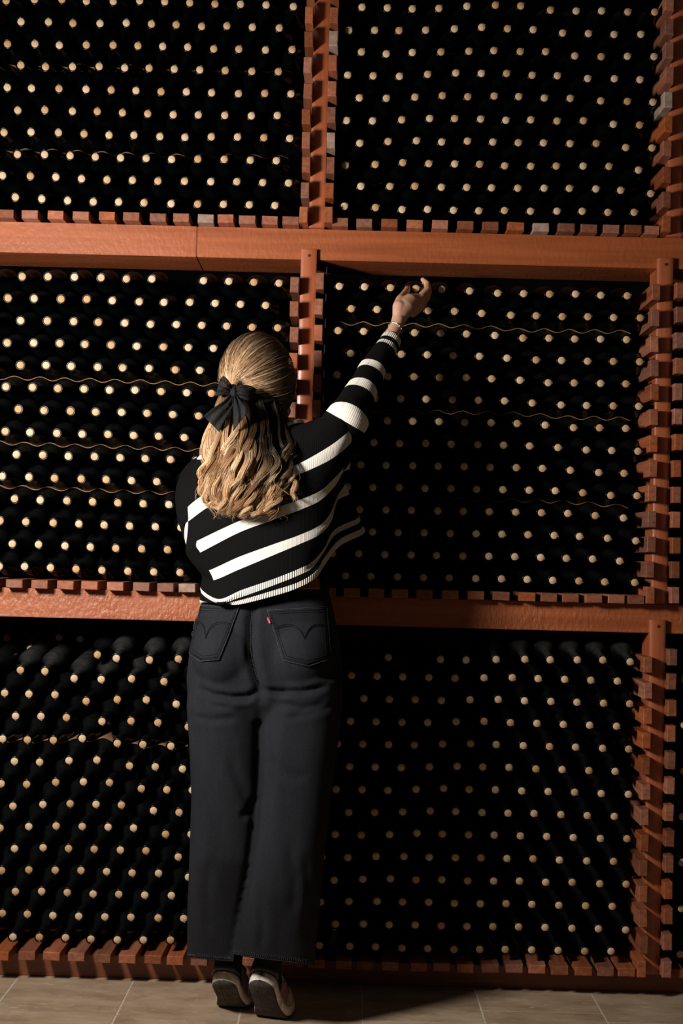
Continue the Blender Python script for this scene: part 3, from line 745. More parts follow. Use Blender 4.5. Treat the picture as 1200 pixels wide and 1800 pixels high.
def swcol(i, k):
    r = i//sub; col = k*12.0/NU
    if r == 0: return 3
    if r == 1: return 2
    if r == 2: return 3
    if r in (4, 6): return 1 if 1.0 <= col < 9.2 else 0
    if r == 8: return 1
    return 0
V, FA, fm, uv = grid_mesh(S, u, swcol)
me = mesh('sweater', V, FA, KM, fm, True, uv)
sweater = link('sweater', me, person); sweater['label'] = 'black sweater with slanting cream stripes'
md = sweater.modifiers.new('thick', 'SOLIDIFY'); md.thickness = 0.004; md.offset = -1
def sleeve(name, st, label=None, seg=64, sub=5):
    """st: (px, py, Y, radius px, material of the band after this ring)"""
    c = np.array([VP(x, y, Y)[:] for x, y, Y, r, m in st]); rr = np.array([[M(r, Y)]*3 for x, y, Y, r, m in st])
    C = catmull(c, (len(st)-1)*sub+1); RR = catmull(rr, (len(st)-1)*sub+1)[:, 0]
    T = np.gradient(C, axis=0); T /= np.linalg.norm(T, axis=1)[:, None]
    a = np.cross(T[0], [0, 0, 1.0]); rows = []
    th = np.linspace(0, 2*math.pi, seg, endpoint=False)
    for i in range(len(C)):
        a = a - T[i]*a.dot(T[i]); a /= np.linalg.norm(a); b = np.cross(T[i], a)
        wr = 1 + 0.018*np.sin(3*th + i*0.35) * (1 if i < len(C)*0.75 else 0.2)
        rows.append(C[i] + RR[i]*wr[:, None]*(np.cos(th)[:, None]*a + np.sin(th)[:, None]*b))
    S = np.array(rows)
    V, FA, fm, uv = grid_mesh(S, th*0.035, lambda i, k: st[i//sub][4])
    o = link(name, mesh(name, V, FA, KM, fm, True, uv), sweater)
    m = o.modifiers.new('thick', 'SOLIDIFY'); m.thickness = 0.003; m.offset = -1
    return o
sleeve('sleeve', [(556,806,-.33,52,0),(578,784,-.345,47,0),(594,764,-.358,42,0),(607.5,742,-.364,39.2,1),(612.5,732.5,-.361,38.3,0),(621,716,-.34,33,0),(630,698,-.318,29.5,1),(637,685,-.30,28,0),(643,673,-.282,26.5,0),
   (649,661,-.264,25.5,1),(655,649.5,-.248,24.5,0),(667,630,-.222,22,0),(676,616,-.204,20.0,3),(679.5,610,-.196,19.2,2),(683.5,603.5,-.188,18.6,3),(688,596,-.179,18.0,3),(689,594.5,-.177,15.0,3)])
sleeve('sleeve', [(388,934,-.345,53,1),(382,932,-.318,61,0),(379,922,-.305,61.5,0),(372,895,-.285,61,0),(368,862,-.25,59,0),(372,850,-.19,50,0),(395,838,-.135,36,0),(412,826,-.110,28,3),(420,818,-.098,26,2),(424,815,-.092,24,3),(428,811,-.085,21,3)])
# collar: cream, black and cream bands
cl = [(352,800,-.30),(372,799,-.385),(420,783,-.415),(470,770,-.42),(505,757,-.41),(528,750,-.385),(541,755,-.33),(525,775,-.255),(470,795,-.225),(400,800,-.235)]
c0 = np.array([VP(x, y, Y)[:] for x, y, Y in cl]); rows = []
for k, (dz, sc) in enumerate(((-0.010, 1.05), (0.0, 1.0), (0.010, .955), (0.019, .925))):
    cc = c0.mean(0); rows.append(cc + (c0-cc)*[sc, sc, 1] + [0, 0, dz])
S = catmull(np.array(rows), 120, True); S = rowspline(S, 3)
V, FA, fm, uv = grid_mesh(S, np.linspace(0, .62, 120), lambda i, k: [3, 2, 3][i//3])
o = link('collar', mesh('collar', V, FA, KM, fm, True, uv), sweater); m_ = o.modifiers.new('thick', 'SOLIDIFY'); m_.thickness = 0.004

# ------------------------------------------------------------------ jeans
def leg_rings(rows, seg=36):
    V = []; FA = []
    for (yl, xl, yr, xr, Yc, hd_) in rows:
        A = VP(xl, yl, Yc); B = VP(xr, yr, Yc); c = (A+B)/2; h = (B-A)/2
        for k in range(seg):
            t = 2*math.pi*k/seg
            cx, sx_ = math.cos(t), math.sin(t)
            e = 0.82
            cx = math.copysign(abs(cx)**e, cx); sx_ = math.copysign(abs(sx_)**e, sx_)
            V.append(c + h*cx + Vector((0, 1, 0))*(hd_*sx_))
    n = len(rows)
    for i in range(n-1):
        for k in range(seg):
            k2 = (k+1) % seg; FA.append((i*seg+k, i*seg+k2, (i+1)*seg+k2, (i+1)*seg+k))
    FA.append(tuple(reversed(range(seg)))); FA.append(tuple((n-1)*seg+k for k in range(seg)))
    return V, FA
jp = []
jp.append(leg_rings([(1052,356,1006,571,-.355,.082),(1064,352.5,1020,573,-.356,.090),(1090,346,1060,583,-.358,.105),(1140,334,1120,596,-.36,.112),(1190,328,1180,604,-.36,.116),(1235,331,1228,602,-.358,.108),(1262,345,1256,592,-.355,.085)], 48))
jp.append(leg_rings([(1190,333,1190,462,-.355,.105),(1240,328.5,1240,466,-.353,.108),(1300,333,1300,466,-.35,.106),(1400,337,1400,465,-.342,.102),(1500,333.5,1500,460,-.335,.100),(1600,330,1600,448,-.310,.085),(1703,328.5,1709,438,-.290,.072)]))
jp.append(leg_rings([(1190,462,1190,603,-.365,.108),(1240,457,1240,602,-.367,.111),(1300,454,1300,595,-.37,.108),(1360,455,1360,587,-.375,.103),(1427,450,1427,579,-.38,.100),(1489,444,1489,572,-.385,.098),(1555,433,1555,565,-.382,.095),(1622,420,1622,559,-.372,.085),(1677,409.5,1692,553,-.362,.075),(1700,407,1718,553,-.360,.074)]))
for (x, y, r) in ((398, 1150, 62), (526, 1152, 66)):
    jp.append(sphere_geo(P(x, y, -0.405), (M(r, -.4), 0.088, M(r*1.05, -.4)), None, 24, 16))
jeans = remeshed('jeans', jp, 0.0055, M_DEN, person, 10)
jeans['label'] = 'washed black wide-leg jeans'
# creases and the seat seam, pressed into the cloth
co = np.zeros(len(jeans.data.vertices)*3); jeans.data.vertices.foreach_get('co', co); co = co.reshape(-1, 3)
no = np.zeros(len(jeans.data.vertices)*3); jeans.data.vertices.foreach_get('normal', no); no = no.reshape(-1, 3)
def proj_np(p):
    v = p + np.array([0, D0, -CZ]); c = np.stack([v @ 0 if False else v[:, 0]*XC_[i] + v[:, 1]*YC_[i] + v[:, 2]*ZC_[i] for i in range(3)], 1)
    return np.stack([600 - F*c[:, 0]/c[:, 2], 900 + F*c[:, 1]/c[:, 2]], 1)
pp = proj_np(co); back = no[:, 1] < 0.25
def dline(pp, line):
    d = np.full(len(pp), 1e9); s = np.zeros(len(pp)); tot = sum(math.dist(a, b) for a, b in zip(line, line[1:])); acc = 0; side = np.zeros(len(pp))
    for a, b in zip(line, line[1:]):
        a = np.array(a, float); b = np.array(b, float); L = np.linalg.norm(b-a); t = np.clip(((pp-a) @ (b-a))/L**2, 0, 1)
        q = a + t[:, None]*(b-a); dd = np.linalg.norm(pp-q, axis=1); m = dd < d
        cr = ((b-a)[0]*(pp-a)[:, 1] - (b-a)[1]*(pp-a)[:, 0])/L
        d = np.where(m, dd, d); s = np.where(m, (acc + t*L)/tot, s); side = np.where(m, cr, side); acc += L
    return d, s, side
disp = np.zeros(len(co))
def crease(line, depth, w, ridge=0.6):
    global disp
    d, s, side = dline(pp, line); fade = np.clip(np.minimum(s, 1-s)*6, 0, 1)
    g = np.exp(-(d/w)**2); g2 = np.exp(-((np.abs(d)-w*1.9)/(w*1.1))**2)
    disp += (-depth*g + ridge*depth*0.5*g2)*fade*back
crease([(446,1050),(441,1085),(440,1120),(443,1155),(449,1185),(457,1212),(458,1240)], 0.012, 8, 0.4)
crease([(345,1208),(372,1221),(405,1227),(435,1225),(458,1212)], 0.010, 6)
crease([(352,1224),(380,1240),(410,1243)], 0.004, 5)
crease([(458,1212),(490,1217),(530,1216),(578,1206)], 0.010, 5.5)
crease([(490,1235),(530,1246),(575,1236)], 0.0055, 6)
crease([(500,1262),(545,1255),(590,1240)], 0.0035, 6)
crease([(338,1258),(368,1266),(420,1262)], 0.0035, 6)
crease([(458,1225),(455,1300),(455,1380),(448,1440),(440,1510),(428,1580),(412,1672)], 0.005, 7, 0.3)
crease([(420,1440),(440,1425),(452,1395)], 0.005, 7)
crease([(400,1330),(432,1400),(450,1450)], 0.004, 9)
crease([(470,1330),(500,1360),(540,1370)], 0.003, 9)
crease([(505,1480),(520,1540),(515,1610)], 0.004, 10)
crease([(370,1500),(362,1580),(368,1650)], 0.004, 10)
crease([(455,1560),(462,1620),(458,1675)], 0.004, 8)
crease([(535,1500),(545,1580),(538,1660)], 0.004, 9)
co2 = co + no*disp[:, None]
pp = proj_np(co2); hemy = np.where(pp[:, 0] < 409.5, np.interp(pp[:, 0], [330, 408], [1684, 1690.5]), np.interp(pp[:, 0], [409, 440, 480, 552], [1677.5, 1683.5, 1688.5, 1697]))
over = np.maximum(0, pp[:, 1]-hemy); co2[:, 2] += over*(D0+co2[:, 1])/F
jeans.data.vertices.foreach_set('co', co2.ravel()); jeans.data.update()
bvj = BVHTree.FromPolygons([tuple(v) for v in co2], [tuple(p.vertices) for p in jeans.data.polygons])
def onto(px, py, off=0.0015):
    d = Vector(ray(px, py)).normalized(); h = bvj.ray_cast(Vector((0, -D0, CZ)), d)
    if h[0] is None:
        return VP(px, py, -0.40)
    n = h[1]; n = n if n.dot(d) < 0 else -n
    return h[0] + n*off
def patch(name, quad, nu, nv, off, mat_, parent, thick=0.0022, bottom=None):
    """quad: TL, TR, BR, BL in px; bottom: extra lowest point in the middle"""
    V = []; FA = []
    for j in range(nv+1):
        for i in range(nu+1):
            a, b = i/nu, j/nv
            x = (quad[0][0]*(1-a)+quad[1][0]*a)*(1-b) + (quad[3][0]*(1-a)+quad[2][0]*a)*b
            y = (quad[0][1]*(1-a)+quad[1][1]*a)*(1-b) + (quad[3][1]*(1-a)+quad[2][1]*a)*b
            if bottom: y += bottom*b*(1-abs(2*a-1))
            V.append(onto(x, y, off))
    for j in range(nv):
        for i in range(nu):
            k = j*(nu+1)+i; FA.append((k, k+nu+1, k+nu+2, k+1))
    o = link(name, mesh(name, V, FA, mat_, smooth=True), parent)
    m = o.modifiers.new('thick', 'SOLIDIFY'); m.thickness = thick; m.offset = 0
    return o
def thread(line, mb, r=0.0009, off=0.003, step=4.0, dash=False, m=0):
    pts = []
    for a, b in zip(line, line[1:]):
        n = max(1, int(math.dist(a, b)/step))
        for k in range(n): pts.append((a[0]+(b[0]-a[0])*k/n, a[1]+(b[1]-a[1])*k/n))
    pts.append(line[-1])
    P3 = [onto(x, y, off) for x, y in pts]
    if dash:
        for k in range(0, len(P3)-1): 
            q = P3[k] + (P3[k+1]-P3[k])*0.62; mb.add(*tube_geo([P3[k], q], [r, r], 5, 1, False), m)
    else: mb.add(*tube_geo(P3, [r]*len(P3), 6, 1, False), m)
def curve_px(pts, n=24):
    c = catmull(np.array([(x, y, 0) for x, y in pts], float), n); return [(p[0], p[1]) for p in c]
pockR = [(470,1073.5),(572,1067),(579.5,1157),(498,1160)]; pockL = [(352,1064.5),(421,1069),(385,1159),(332,1147)]
pr = patch('back_pocket', pockR, 26, 22, 0.0025, M_DEN, jeans, 0.003, 12); plft = patch('back_pocket', pockL, 20, 22, 0.0025, M_DEN, jeans, 0.003, 8)
mb = MB(); mt = MB()
def inset(poly, k):
    cx = sum(p[0] for p in poly)/len(poly); cy = sum(p[1] for p in poly)/len(poly)
    return [(x + (cx-x)/max(1, math.hypot(cx-x, cy-y))*k, y + (cy-y)/max(1, math.hypot(cx-x, cy-y))*k) for x, y in poly]
for pk, low in ((pockR, (541, 1170.5)), (pockL, (354, 1162))):
    loop = [pk[0], pk[1], pk[2], low, pk[3], pk[0]]
    thread(loop, mb, 0.0009, 0.0042)
    for k in (5.0, 9.5): 
        q = inset(loop[:-1], k); thread(q + [q[0]], mt, 0.0008, 0.0044, 3.0, True)
    a, b = pk[0], pk[1]; thread([(a[0]+2, a[1]+7), (b[0]-2, b[1]+7)], mb, 0.0006, 0.0042, 3.0, True)
# seat seam, yoke and waistband stitching, hems
thread(curve_px([(444,1060),(440,1100),(440,1140),(446,1172),(454,1196)]), mb, 0.0007, 0.0018)
thread(curve_px([(438.5,1062),(434.5,1100),(434.5,1140),(441,1176),(452,1202)]), mt, 0.0008, 0.0018, 3.0, True)
thread(curve_px([(441.5,1062),(437.5,1100),(437.5,1140),(443.5,1174),(453,1200)]), mt, 0.0008, 0.0018, 3.0, True)
thread(curve_px([(450,1059),(500,1050.5),(540,1045.5),(576,1042)]), mb, 0.0007, 0.0018, 3.0, True)
thread(curve_px([(450,1064),(500,1055.5),(540,1050.5),(576,1047)]), mt, 0.0009, 0.0018, 3.0, True)
thread(curve_px([(352,1064),(380,1066),(420,1069)]), mb, 0.0006, 0.0018, 3.0, True)
o = link('seam_edge', mb.me('seam_edge', M_EDGE, True), jeans)
o = link('stitching', mt.me('stitching', M_THREAD, True), jeans); o['kind'] = 'stuff'
# double arcs sewn across each back pocket
ma = MB()
for d in (0, 3.4):
    thread(curve_px([(486.5,1103+d),(500,1098+d),(515,1099.5+d),(527,1108+d),(535,1121+d)]), ma, 0.0010, 0.0044)
    thread(curve_px([(535,1121+d),(541,1109+d),(550,1100.5+d),(563,1098+d),(574.5,1101+d)]), ma, 0.0010, 0.0044)
    thread(curve_px([(347,1096+d),(354,1093+d),(359,1099+d),(362,1110+d),(363,1121+d)]), ma, 0.0010, 0.0044)
    thread(curve_px([(363,1121+d),(370,1106+d),(380,1097+d),(393,1094+d),(405,1097+d)]), ma, 0.0010, 0.0044)
o = link('pocket_arc', ma.me('pocket_arc', M_THREAD, True), jeans)
o = patch('leather_patch', [(523,1014),(558,1016.5),(560,1036.5),(524,1036.5)], 10, 6, 0.004, M_PATCH, jeans, 0.002); o['label'] = 'brown leather waistband patch'
mb = MB()
thread([(525,1035),(559,1035)], mb, 0.0008, 0.0062); thread([(557,1018),(558.5,1035)], mb, 0.0008, 0.0062)
link('patch_edge', mb.me('patch_edge', simple('orange_patch_thread', (0.5, 0.2, 0.05), 0.8)), jeans)
o = patch('red_tab', [(468.5,1086),(473,1085.5),(477,1096.5),(472.5,1097.5)], 3, 4, 0.006, M_REDTAB, jeans, 0.0018); o['label'] = 'small red woven tab on the pocket edge'
mb = MB()
thread([(470.5,1088),(471.8,1091),(473.6,1090.2)], mb, 0.0005, 0.0078, 1.0); thread([(472.4,1093),(474.6,1092.2)], mb, 0.0005, 0.0078, 1.0); thread([(473.2,1095.3),(475.2,1094.6)], mb, 0.0005, 0.0078, 1.0)
link('tab_lettering', mb.me('tab_lettering', M_TABW), jeans)
o = patch('belt_loop', [(566,1004),(573,1003),(578,1040),(571,1041)], 3, 8, 0.005, M_DEN, jeans, 0.003)
mb = MB(); thread(curve_px([(566,1008),(569.5,1011),(570.5,1018),(568.5,1030),(571.5,1042)]), mb, 0.0011, 0.0078, 2.0)
link('loop_edge', mb.me('loop_edge', M_EDGE, True), jeans)
# frayed hems
mb = MB(); mt = MB()
hl = curve_px([(331,1682),(350,1684),(380,1686.5),(406,1688.5)]); hr_ = curve_px([(411.5,1676),(440,1681),(480,1686.5),(520,1691.5),(548,1694.5)])
for h in (hl, hr_):
    thread(h, mb, 0.0008, 0.0015, 3.0, True); thread([(x, y-7.5) for x, y in h], mb, 0.0006, 0.0015, 3.0, True)
    for (x, y) in [(a[0]+(b[0]-a[0])*t, a[1]+(b[1]-a[1])*t) for a, b in zip(h, h[1:]) for t in (0, .5)]:
        thread([(x, y-5.8), (x+R.uniform(-.8, .8), y-0.5)], mt, 0.0007, 0.0012, 3.0, m=0)
link('hem_edge', mb.me('hem_edge', M_EDGE, True), jeans); o = link('hem_stitching', mt.me('hem_stitching', M_EDGE, True), jeans); o['kind'] = 'stuff'

# ------------------------------------------------------------------ sneakers on tiptoe
def sneaker(ball_px, heel_px, theta, size, label, shin):
    B = Vector(G(*ball_px)); Lb = 0.175*size
    heelY = B.y - Lb*math.cos(theta)*1.0
    Hx = P(heel_px[0], heel_px[1], heelY)[0]
    phi = math.atan2(B.x - Hx, Lb*math.cos(theta)); phi = max(-0.1, min(0.35, phi))
    fw = Vector((math.sin(phi), math.cos(phi), 0)); rt = Vector((fw.y, -fw.x, 0)); upv = Vector((0, 0, 1))
    n = 26; L = 0.272*size; fr = []
    rad = 0.075
    pos = Vector((0, 0)); ang = -theta; s = -Lb; pts = []
    # integrate the bent centre line from the toe end back to the heel
    st = [i/(n-1) for i in range(n)]
    def angle(s): # slope of the sole at distance s from the heel
        b = Lb
        t = (s - (b-0.045))/0.06
        t = max(0, min(1, t)); t = t*t*(3-2*t)
        return -theta*(1-t)
    xs = [0.0]; zs = [0.0]; N_ = 400
    for i in range(1, N_+1):
        a = angle(L*(i-0.5)/N_); xs.append(xs[-1] + math.cos(a)*L/N_); zs.append(zs[-1] + math.sin(a)*L/N_)
    zmin = min(zs); ib = int(Lb/L*N_); xb = xs[ib]
    def frame(s):
        i = min(N_, max(0, int(s/L*N_))); a = angle(s)
        p = B + fw*(xs[i]-xb) + upv*(zs[i]-zmin+0.001)
        nrm = upv*math.cos(a) - fw*math.sin(a)
        return p, nrm, fw*math.cos(a) + upv*math.sin(a)
    def width(t): # half width of the outline along the shoe, t 0 heel .. 1 toe
        w = 0.036 + 0.014*math.exp(-((t-0.70)/0.22)**2) - 0.003*math.exp(-((t-0.38)/0.14)**2)
        e = 1.0
        if t < 0.13: e = math.sqrt(max(0, 1-((0.13-t)/0.13)**2))
        if t > 0.80: e = math.sqrt(max(0, 1-((t-0.80)/0.20)**2))
        return w*e*size
    rootn = empty('sneaker', (0, 0, 0), person); rootn['label'] = label
    tt = [0.0, .006, .02, .045, .08, .13, .2, .28, .36, .44, .52, .58, .62, .66, .70, .75, .8, .86, .91, .95, .98, .995, 1.0]
    def slab(name, h0, h1, k0, k1, mm, par, t0=0.0, t1=1.0, bulge=0.0):
        V = []; FA = []; ts = [t for t in tt if t0 <= t <= t1]
        for t in ts:
            p, nr, tg = frame(t*L); w = width(t)
            prof_ = [(h0, k0*0.92), (h0+0.002, k0), ((h0+h1)/2, (k0+k1)/2+bulge), (h1-0.002, k1), (h1, k1*0.93)]
            sgn = [(-w*k, h) for h, k in prof_] + [(w*k, h) for h, k in reversed(prof_)]
            ext = -1 if t < 0.5 else 1
            for x, h in sgn: V.append(p + rt*x + nr*h)
        m = 10
        for i in range(len(ts)-1):
            for k in range(m):
                k2 = (k+1) % m; FA.append((i*m+k, i*m+k2, (i+1)*m+k2, (i+1)*m+k))
        FA.append(tuple(reversed(range(m)))); FA.append(tuple((len(ts)-1)*m+k for k in range(m)))
        return link(name, fixed(name, V, FA, mm), par)
    slab('outsole', 0.0, 0.007, 0.93, 0.96, M_OUT, rootn)
    ms = slab('midsole', 0.006, 0.031, 0.98, 1.0, M_SOLE, rootn, bulge=0.03)
    slab('foxing_stripe', 0.021, 0.0245, 1.0, 1.02, simple('brown_foxing', (0.20, 0.15, 0.11), 0.8), rootn)
    mb = MB()
    for k in range(5):                                  # tread grooves standing proud along the outsole
        for sx in (-0.35, 0.0):
            p0, n0, _ = frame((0.10+0.0*k)*L); 
    for (a0, a1, xx) in ((.12, .42, -0.012), (.12, .42, -0.004)):
        q = [frame(a0*L + (a1-a0)*L*j/6) for j in range(7)]
        mb.add(*tube_geo([p + rt*xx - nr*0.0005 for p, nr, _ in q], [0.0012]*7, 6, 1, False))
    link('tread_rib', mb.me('tread_rib', simple('grey_tread', (0.07, 0.06, 0.055), 0.8)), rootn)
    # upper: half tunnel over the midsole, open at the ankle
    V = []; FA = []; ts = [t for t in tt if t < 0.999]; m = 15
    for t in ts:
        p, nr, tg = frame(t*L); w = width(t)*0.93
        H = (0.074 if t < 0.30 else 0.074 + 0.012*math.sin((t-0.30)/0.25*math.pi/2) if t < 0.5 else 0.086 - (t-0.5)/0.5*0.058)*size
        H *= math.sqrt(max(0.02, 1-(max(0, t-0.88)/0.125)**2))
        for k in range(m):
            a = math.pi*k/(m-1); x = -w*math.cos(a); h = H*(math.sin(a)**0.6)
            lean = 1 - 0.25*(h/H)*(1 if t < 0.6 else 0.6)
            V.append(p + rt*x*lean + nr*(0.029 + h) + tg*(0.012*(h/0.08) if t < 0.08 else 0))
    fm_ = []
    for i in range(len(ts)-1):
        for k in range(m-1):
            FA.append((i*m+k, i*m+k+1, (i+1)*m+k+1, (i+1)*m+k)); t = ts[i]
            fm_.append(1 if (t < 0.30 or 0.58 < t < 0.66) else 0)
    FA.append(tuple(reversed(range(m)))); fm_.append(0)
    me = mesh('upper', V, FA, [M_SHW, M_SHB], fm_, True); u_ = link('upper', me, rootn)
    mm = u_.modifiers.new('thick', 'SOLIDIFY'); mm.thickness = 0.003
    # heel tab: black leather with rivets
    V = []; FA = []; mcols = 15; lv = [0.032, 0.045, 0.066, 0.094, 0.112]
    for h in lv:
        for k in range(mcols):
            a = math.pi*(k/(mcols-1)) ; t = 0.13*(1-math.sin(a))
            p, nr, tg = frame(max(0.0, t)*L); w = 0.036*size
            V.append(p + rt*(-w*math.cos(a)*(1.08-0.25*(h-0.03)/0.06*0.5)) + nr*h + tg*(0.008*(h-0.03)/0.05 - 0.0050) + upv*(0.016*(h-0.032)/0.08) - fw*(0.014*(h-0.032)/0.08))
    for i in range(len(lv)-1):
        for k in range(mcols-1): FA.append((i*mcols+k, (i+1)*mcols+k, (i+1)*mcols+k+1, i*mcols+k+1))
    ht = link('heel_tab', mesh('heel_tab', V, FA, M_SHB, smooth=True), rootn); mm = ht.modifiers.new('thick', 'SOLIDIFY'); mm.thickness = 0.004; mm.offset = 0
    ht['label'] = 'black leather heel tab with rivets'
    for k in (3, 11):
        q = Vector(V[3*mcols+k]); V2, F2 = sphere_geo(q - fw*0.004 , (0.0024,)*3, None, 8, 6); link('rivet', mesh('rivet', V2, F2, M_SILVER, smooth=True), rootn)
    for s in (-1, 1):
        q = [frame(t*L) for t in (.30, .40, .52)]; w = [width(t)*0.97 for t in (.30, .40, .52)]
        V = []; FA = []
        for (p, nr, tg), ww, hh in zip(q, w, (.030, .045, .03)):
            for h in (0.031, 0.031+hh): V.append(p + rt*(s*ww*(1.0 if h < .04 else .93)) + nr*h)
        for i in range(2): FA.append((2*i, 2*i+1, 2*i+3, 2*i+2))
        o = link('side_flash', mesh('side_flash', V, FA, M_PINK if s > 0 else M_SHB), rootn); mm = o.modifiers.new('t', 'SOLIDIFY'); mm.thickness = 0.004; mm.offset = 0
    mb = MB()
    for t in (.46, .51, .56):
        p, nr, tg = frame(t*L); H = 0.03 + (0.086 - max(0, t-.5)/0.5*0.058)*size
        mb.add(*tube_geo([p + rt*-0.026 + nr*(H*.86), p + nr*(H+0.004), p + rt*0.026 + nr*(H*.86)], [0.0022]*3, 6))
    link('shoelace', mb.me('shoelace', M_SHB, True), rootn)
    # sock rising into the jeans
    p, nr, tg = frame(0.17*L)
    sh = VP(*shin); q = p + nr*0.045
    V, FA = tube_geo([q, q*0.7 + sh*0.3, q*0.3 + sh*0.7, sh], [0.026*size, 0.027*size, 0.028*size, 0.032], 16)
    link('sock', mesh('sock', V, FA, M_SOCK, smooth=True), rootn)
sneaker((478, 1788), (455, 1722), math.radians(50), 1.0, 'her sneaker, cream sole and black heel tab, nearer the camera', (482, 1652, -0.350))
sneaker((410, 1770), (391, 1726), math.radians(41), 0.97, 'her other sneaker, cream sole and black heel tab, nearer the rack', (388, 1652, -0.285))

# ------------------------------------------------------------------ hair
M_HAIR, nt, bs = mat('balayage_hair')
at = N(nt, 'ShaderNodeVertexColor'); at.layer_name = 'tint'
nt.links.new(at.outputs[0], bs.inputs['Base Color']); bs.inputs['Roughness'].default_value = 0.34; bs.inputs['Specular IOR Level'].default_value = 0.45
M_HAIR2, nt, bs = mat('hair_shade_underlayer')
bs.inputs['Base Color'].default_value = (0.040, 0.022, 0.012, 1); bs.inputs['Roughness'].default_value = 0.7; bs.inputs['Specular IOR Level'].default_value = 0.1  # dark brown paints deep shade into the gaps between strands
HX = Vector(P(453, 668, -0.335)); ER = np.array([M(65, -.33), 0.100, M(79, -.33)])
def hair_mesh(name, pts, rad, col, parent):
    """pts (S,N,3) strands, rad (S,N), col (S,N,3): three-sided tubes"""
    S_, N_ = pts.shape[:2]
    T = np.gradient(pts, axis=1); T /= np.maximum(np.linalg.norm(T, axis=2, keepdims=True), 1e-9)
    ref = np.zeros_like(T); ref[..., 1] = -1.0; ref[..., 0] = 0.13
    a = np.cross(T, ref); a /= np.maximum(np.linalg.norm(a, axis=2, keepdims=True), 1e-9); b = np.cross(T, a)
    V = np.stack([pts + rad[..., None]*(math.cos(t)*a + math.sin(t)*b) for t in (0.5, 0.5+2*math.pi/3, 0.5+4*math.pi/3)], 2).reshape(-1, 3)
    base = (np.arange(S_)[:, None]*N_ + np.arange(N_-1)[None])[..., None]*3
    k = np.arange(3)[None, None]; k2 = (k+1) % 3
    q = np.stack([base+k, base+k2, base+3+k2, base+3+k], -1).reshape(-1, 4)
    me = bpy.data.meshes.new(name); me.vertices.add(len(V)); me.vertices.foreach_set('co', V.astype(np.float32).ravel())
    nf = len(q); me.loops.add(nf*4); me.loops.foreach_set('vertex_index', q.astype(np.int32).ravel())
    me.polygons.add(nf); me.polygons.foreach_set('loop_start', np.arange(0, nf*4, 4, dtype=np.int32)); me.polygons.foreach_set('loop_total', np.full(nf, 4, dtype=np.int32))
    me.polygons.foreach_set('use_smooth', np.ones(nf, dtype=bool))
    at = me.color_attributes.new('tint', 'FLOAT_COLOR', 'POINT'); c = np.ones((len(V), 4), dtype=np.float32); c[:, :3] = np.repeat(col.reshape(-1, 3), 3, axis=0)
    at.data.foreach_set('color', c.ravel()); me.materials.append(M_HAIR); me.update(); me.validate()
    return link(name, me, parent)
ROOTC = np.array([0.030, 0.016, 0.009]); MIDC = np.array([0.25, 0.127, 0.060]); BLOND = np.array([0.92, 0.565, 0.30]); PALEB = np.array([0.95, 0.76, 0.50])
KD = np.array([-M(47, -.36), -0.070, -M(21, -.36)]); KD = KD/ER; KD /= np.linalg.norm(KD)   # the knot under the bow
def top_hair(n, npt=22):
    out = []; cols = []
    per = n//90
    for lk in range(90):
        while True:
            d = rng.normal(size=3); d /= np.linalg.norm(d)
            if d[1] > -0.15 and d[2] > -0.12 and d @ KD < 0.45: break
            if rng.random() < 0.25 and d[2] > 0.55 and d[1] > -0.5: break
            if rng.random() < 0.25 and d[0] > 0.75 and d[1] > -0.5 and d[2] > -0.2: break
        lay = rng.uniform(0.0, 1.0); blond = np.clip(rng.normal(0.45, 0.48), 0, 1)
        t = np.linspace(0, 1, npt)[None]
        dd = d[None] + rng.normal(size=(per, 3))*0.085; dd /= np.linalg.norm(dd, axis=1)[:, None]
        ke = KD[None] + rng.normal(size=(per, 3))*0.045; ke /= np.linalg.norm(ke, axis=1)[:, None]
        om = np.arccos(np.clip((dd*ke).sum(1), -0.98, 0.999))[:, None]
        w0 = np.sin((1-t)*om)/np.sin(om); w1 = np.sin(t*om)/np.sin(om)
        q = w0[..., None]*dd[:, None] + w1[..., None]*ke[:, None]
        sag = 0.42*np.clip(dd[:, 0]-0.1, 0, 1)*np.clip(1-dd[:, 2]*0.7, 0, 1)
        q[..., 2] -= sag[:, None]*np.sin(np.pi*t**0.9)*0.75
        q /= np.linalg.norm(q, axis=2, keepdims=True)
        offs = 1.0 + (0.010 + 0.05*lay + rng.normal(size=(per, 1))*0.008)*np.sin(np.pi*np.clip(t, 0, 1))**0.6 + 0.014*np.sin(t*7+lay*9)*np.sin(np.pi*t) + np.where(rng.random((per, 1)) < 0.03, 0.05, 0.0)*np.sin(np.pi*t)
        p = np.array(HX)[None, None] + q*ER*offs[..., None]
        out.append(p)
        b = np.clip(blond + rng.normal(size=(per, 1))*0.16, 0, 1)
        k = np.clip((t-0.40)*2.4, 0, 1)*b
        c = ROOTC + (MIDC*0.62-ROOTC)*np.clip(t*1.3, 0, 1)[..., None] ; c = c + (BLOND*0.88 - c)*np.clip(k*1.15, 0, 1)[..., None]
        hl = (rng.random((per, 1)) < 0.16)*np.clip((t-0.1)*2, 0, 1); c = c + (PALEB-c)*(hl*0.7)[..., None]
        cols.append(c)
    p = np.concatenate(out); c = np.concatenate(cols)
    return p, np.full(p.shape[:2], 0.00042), c
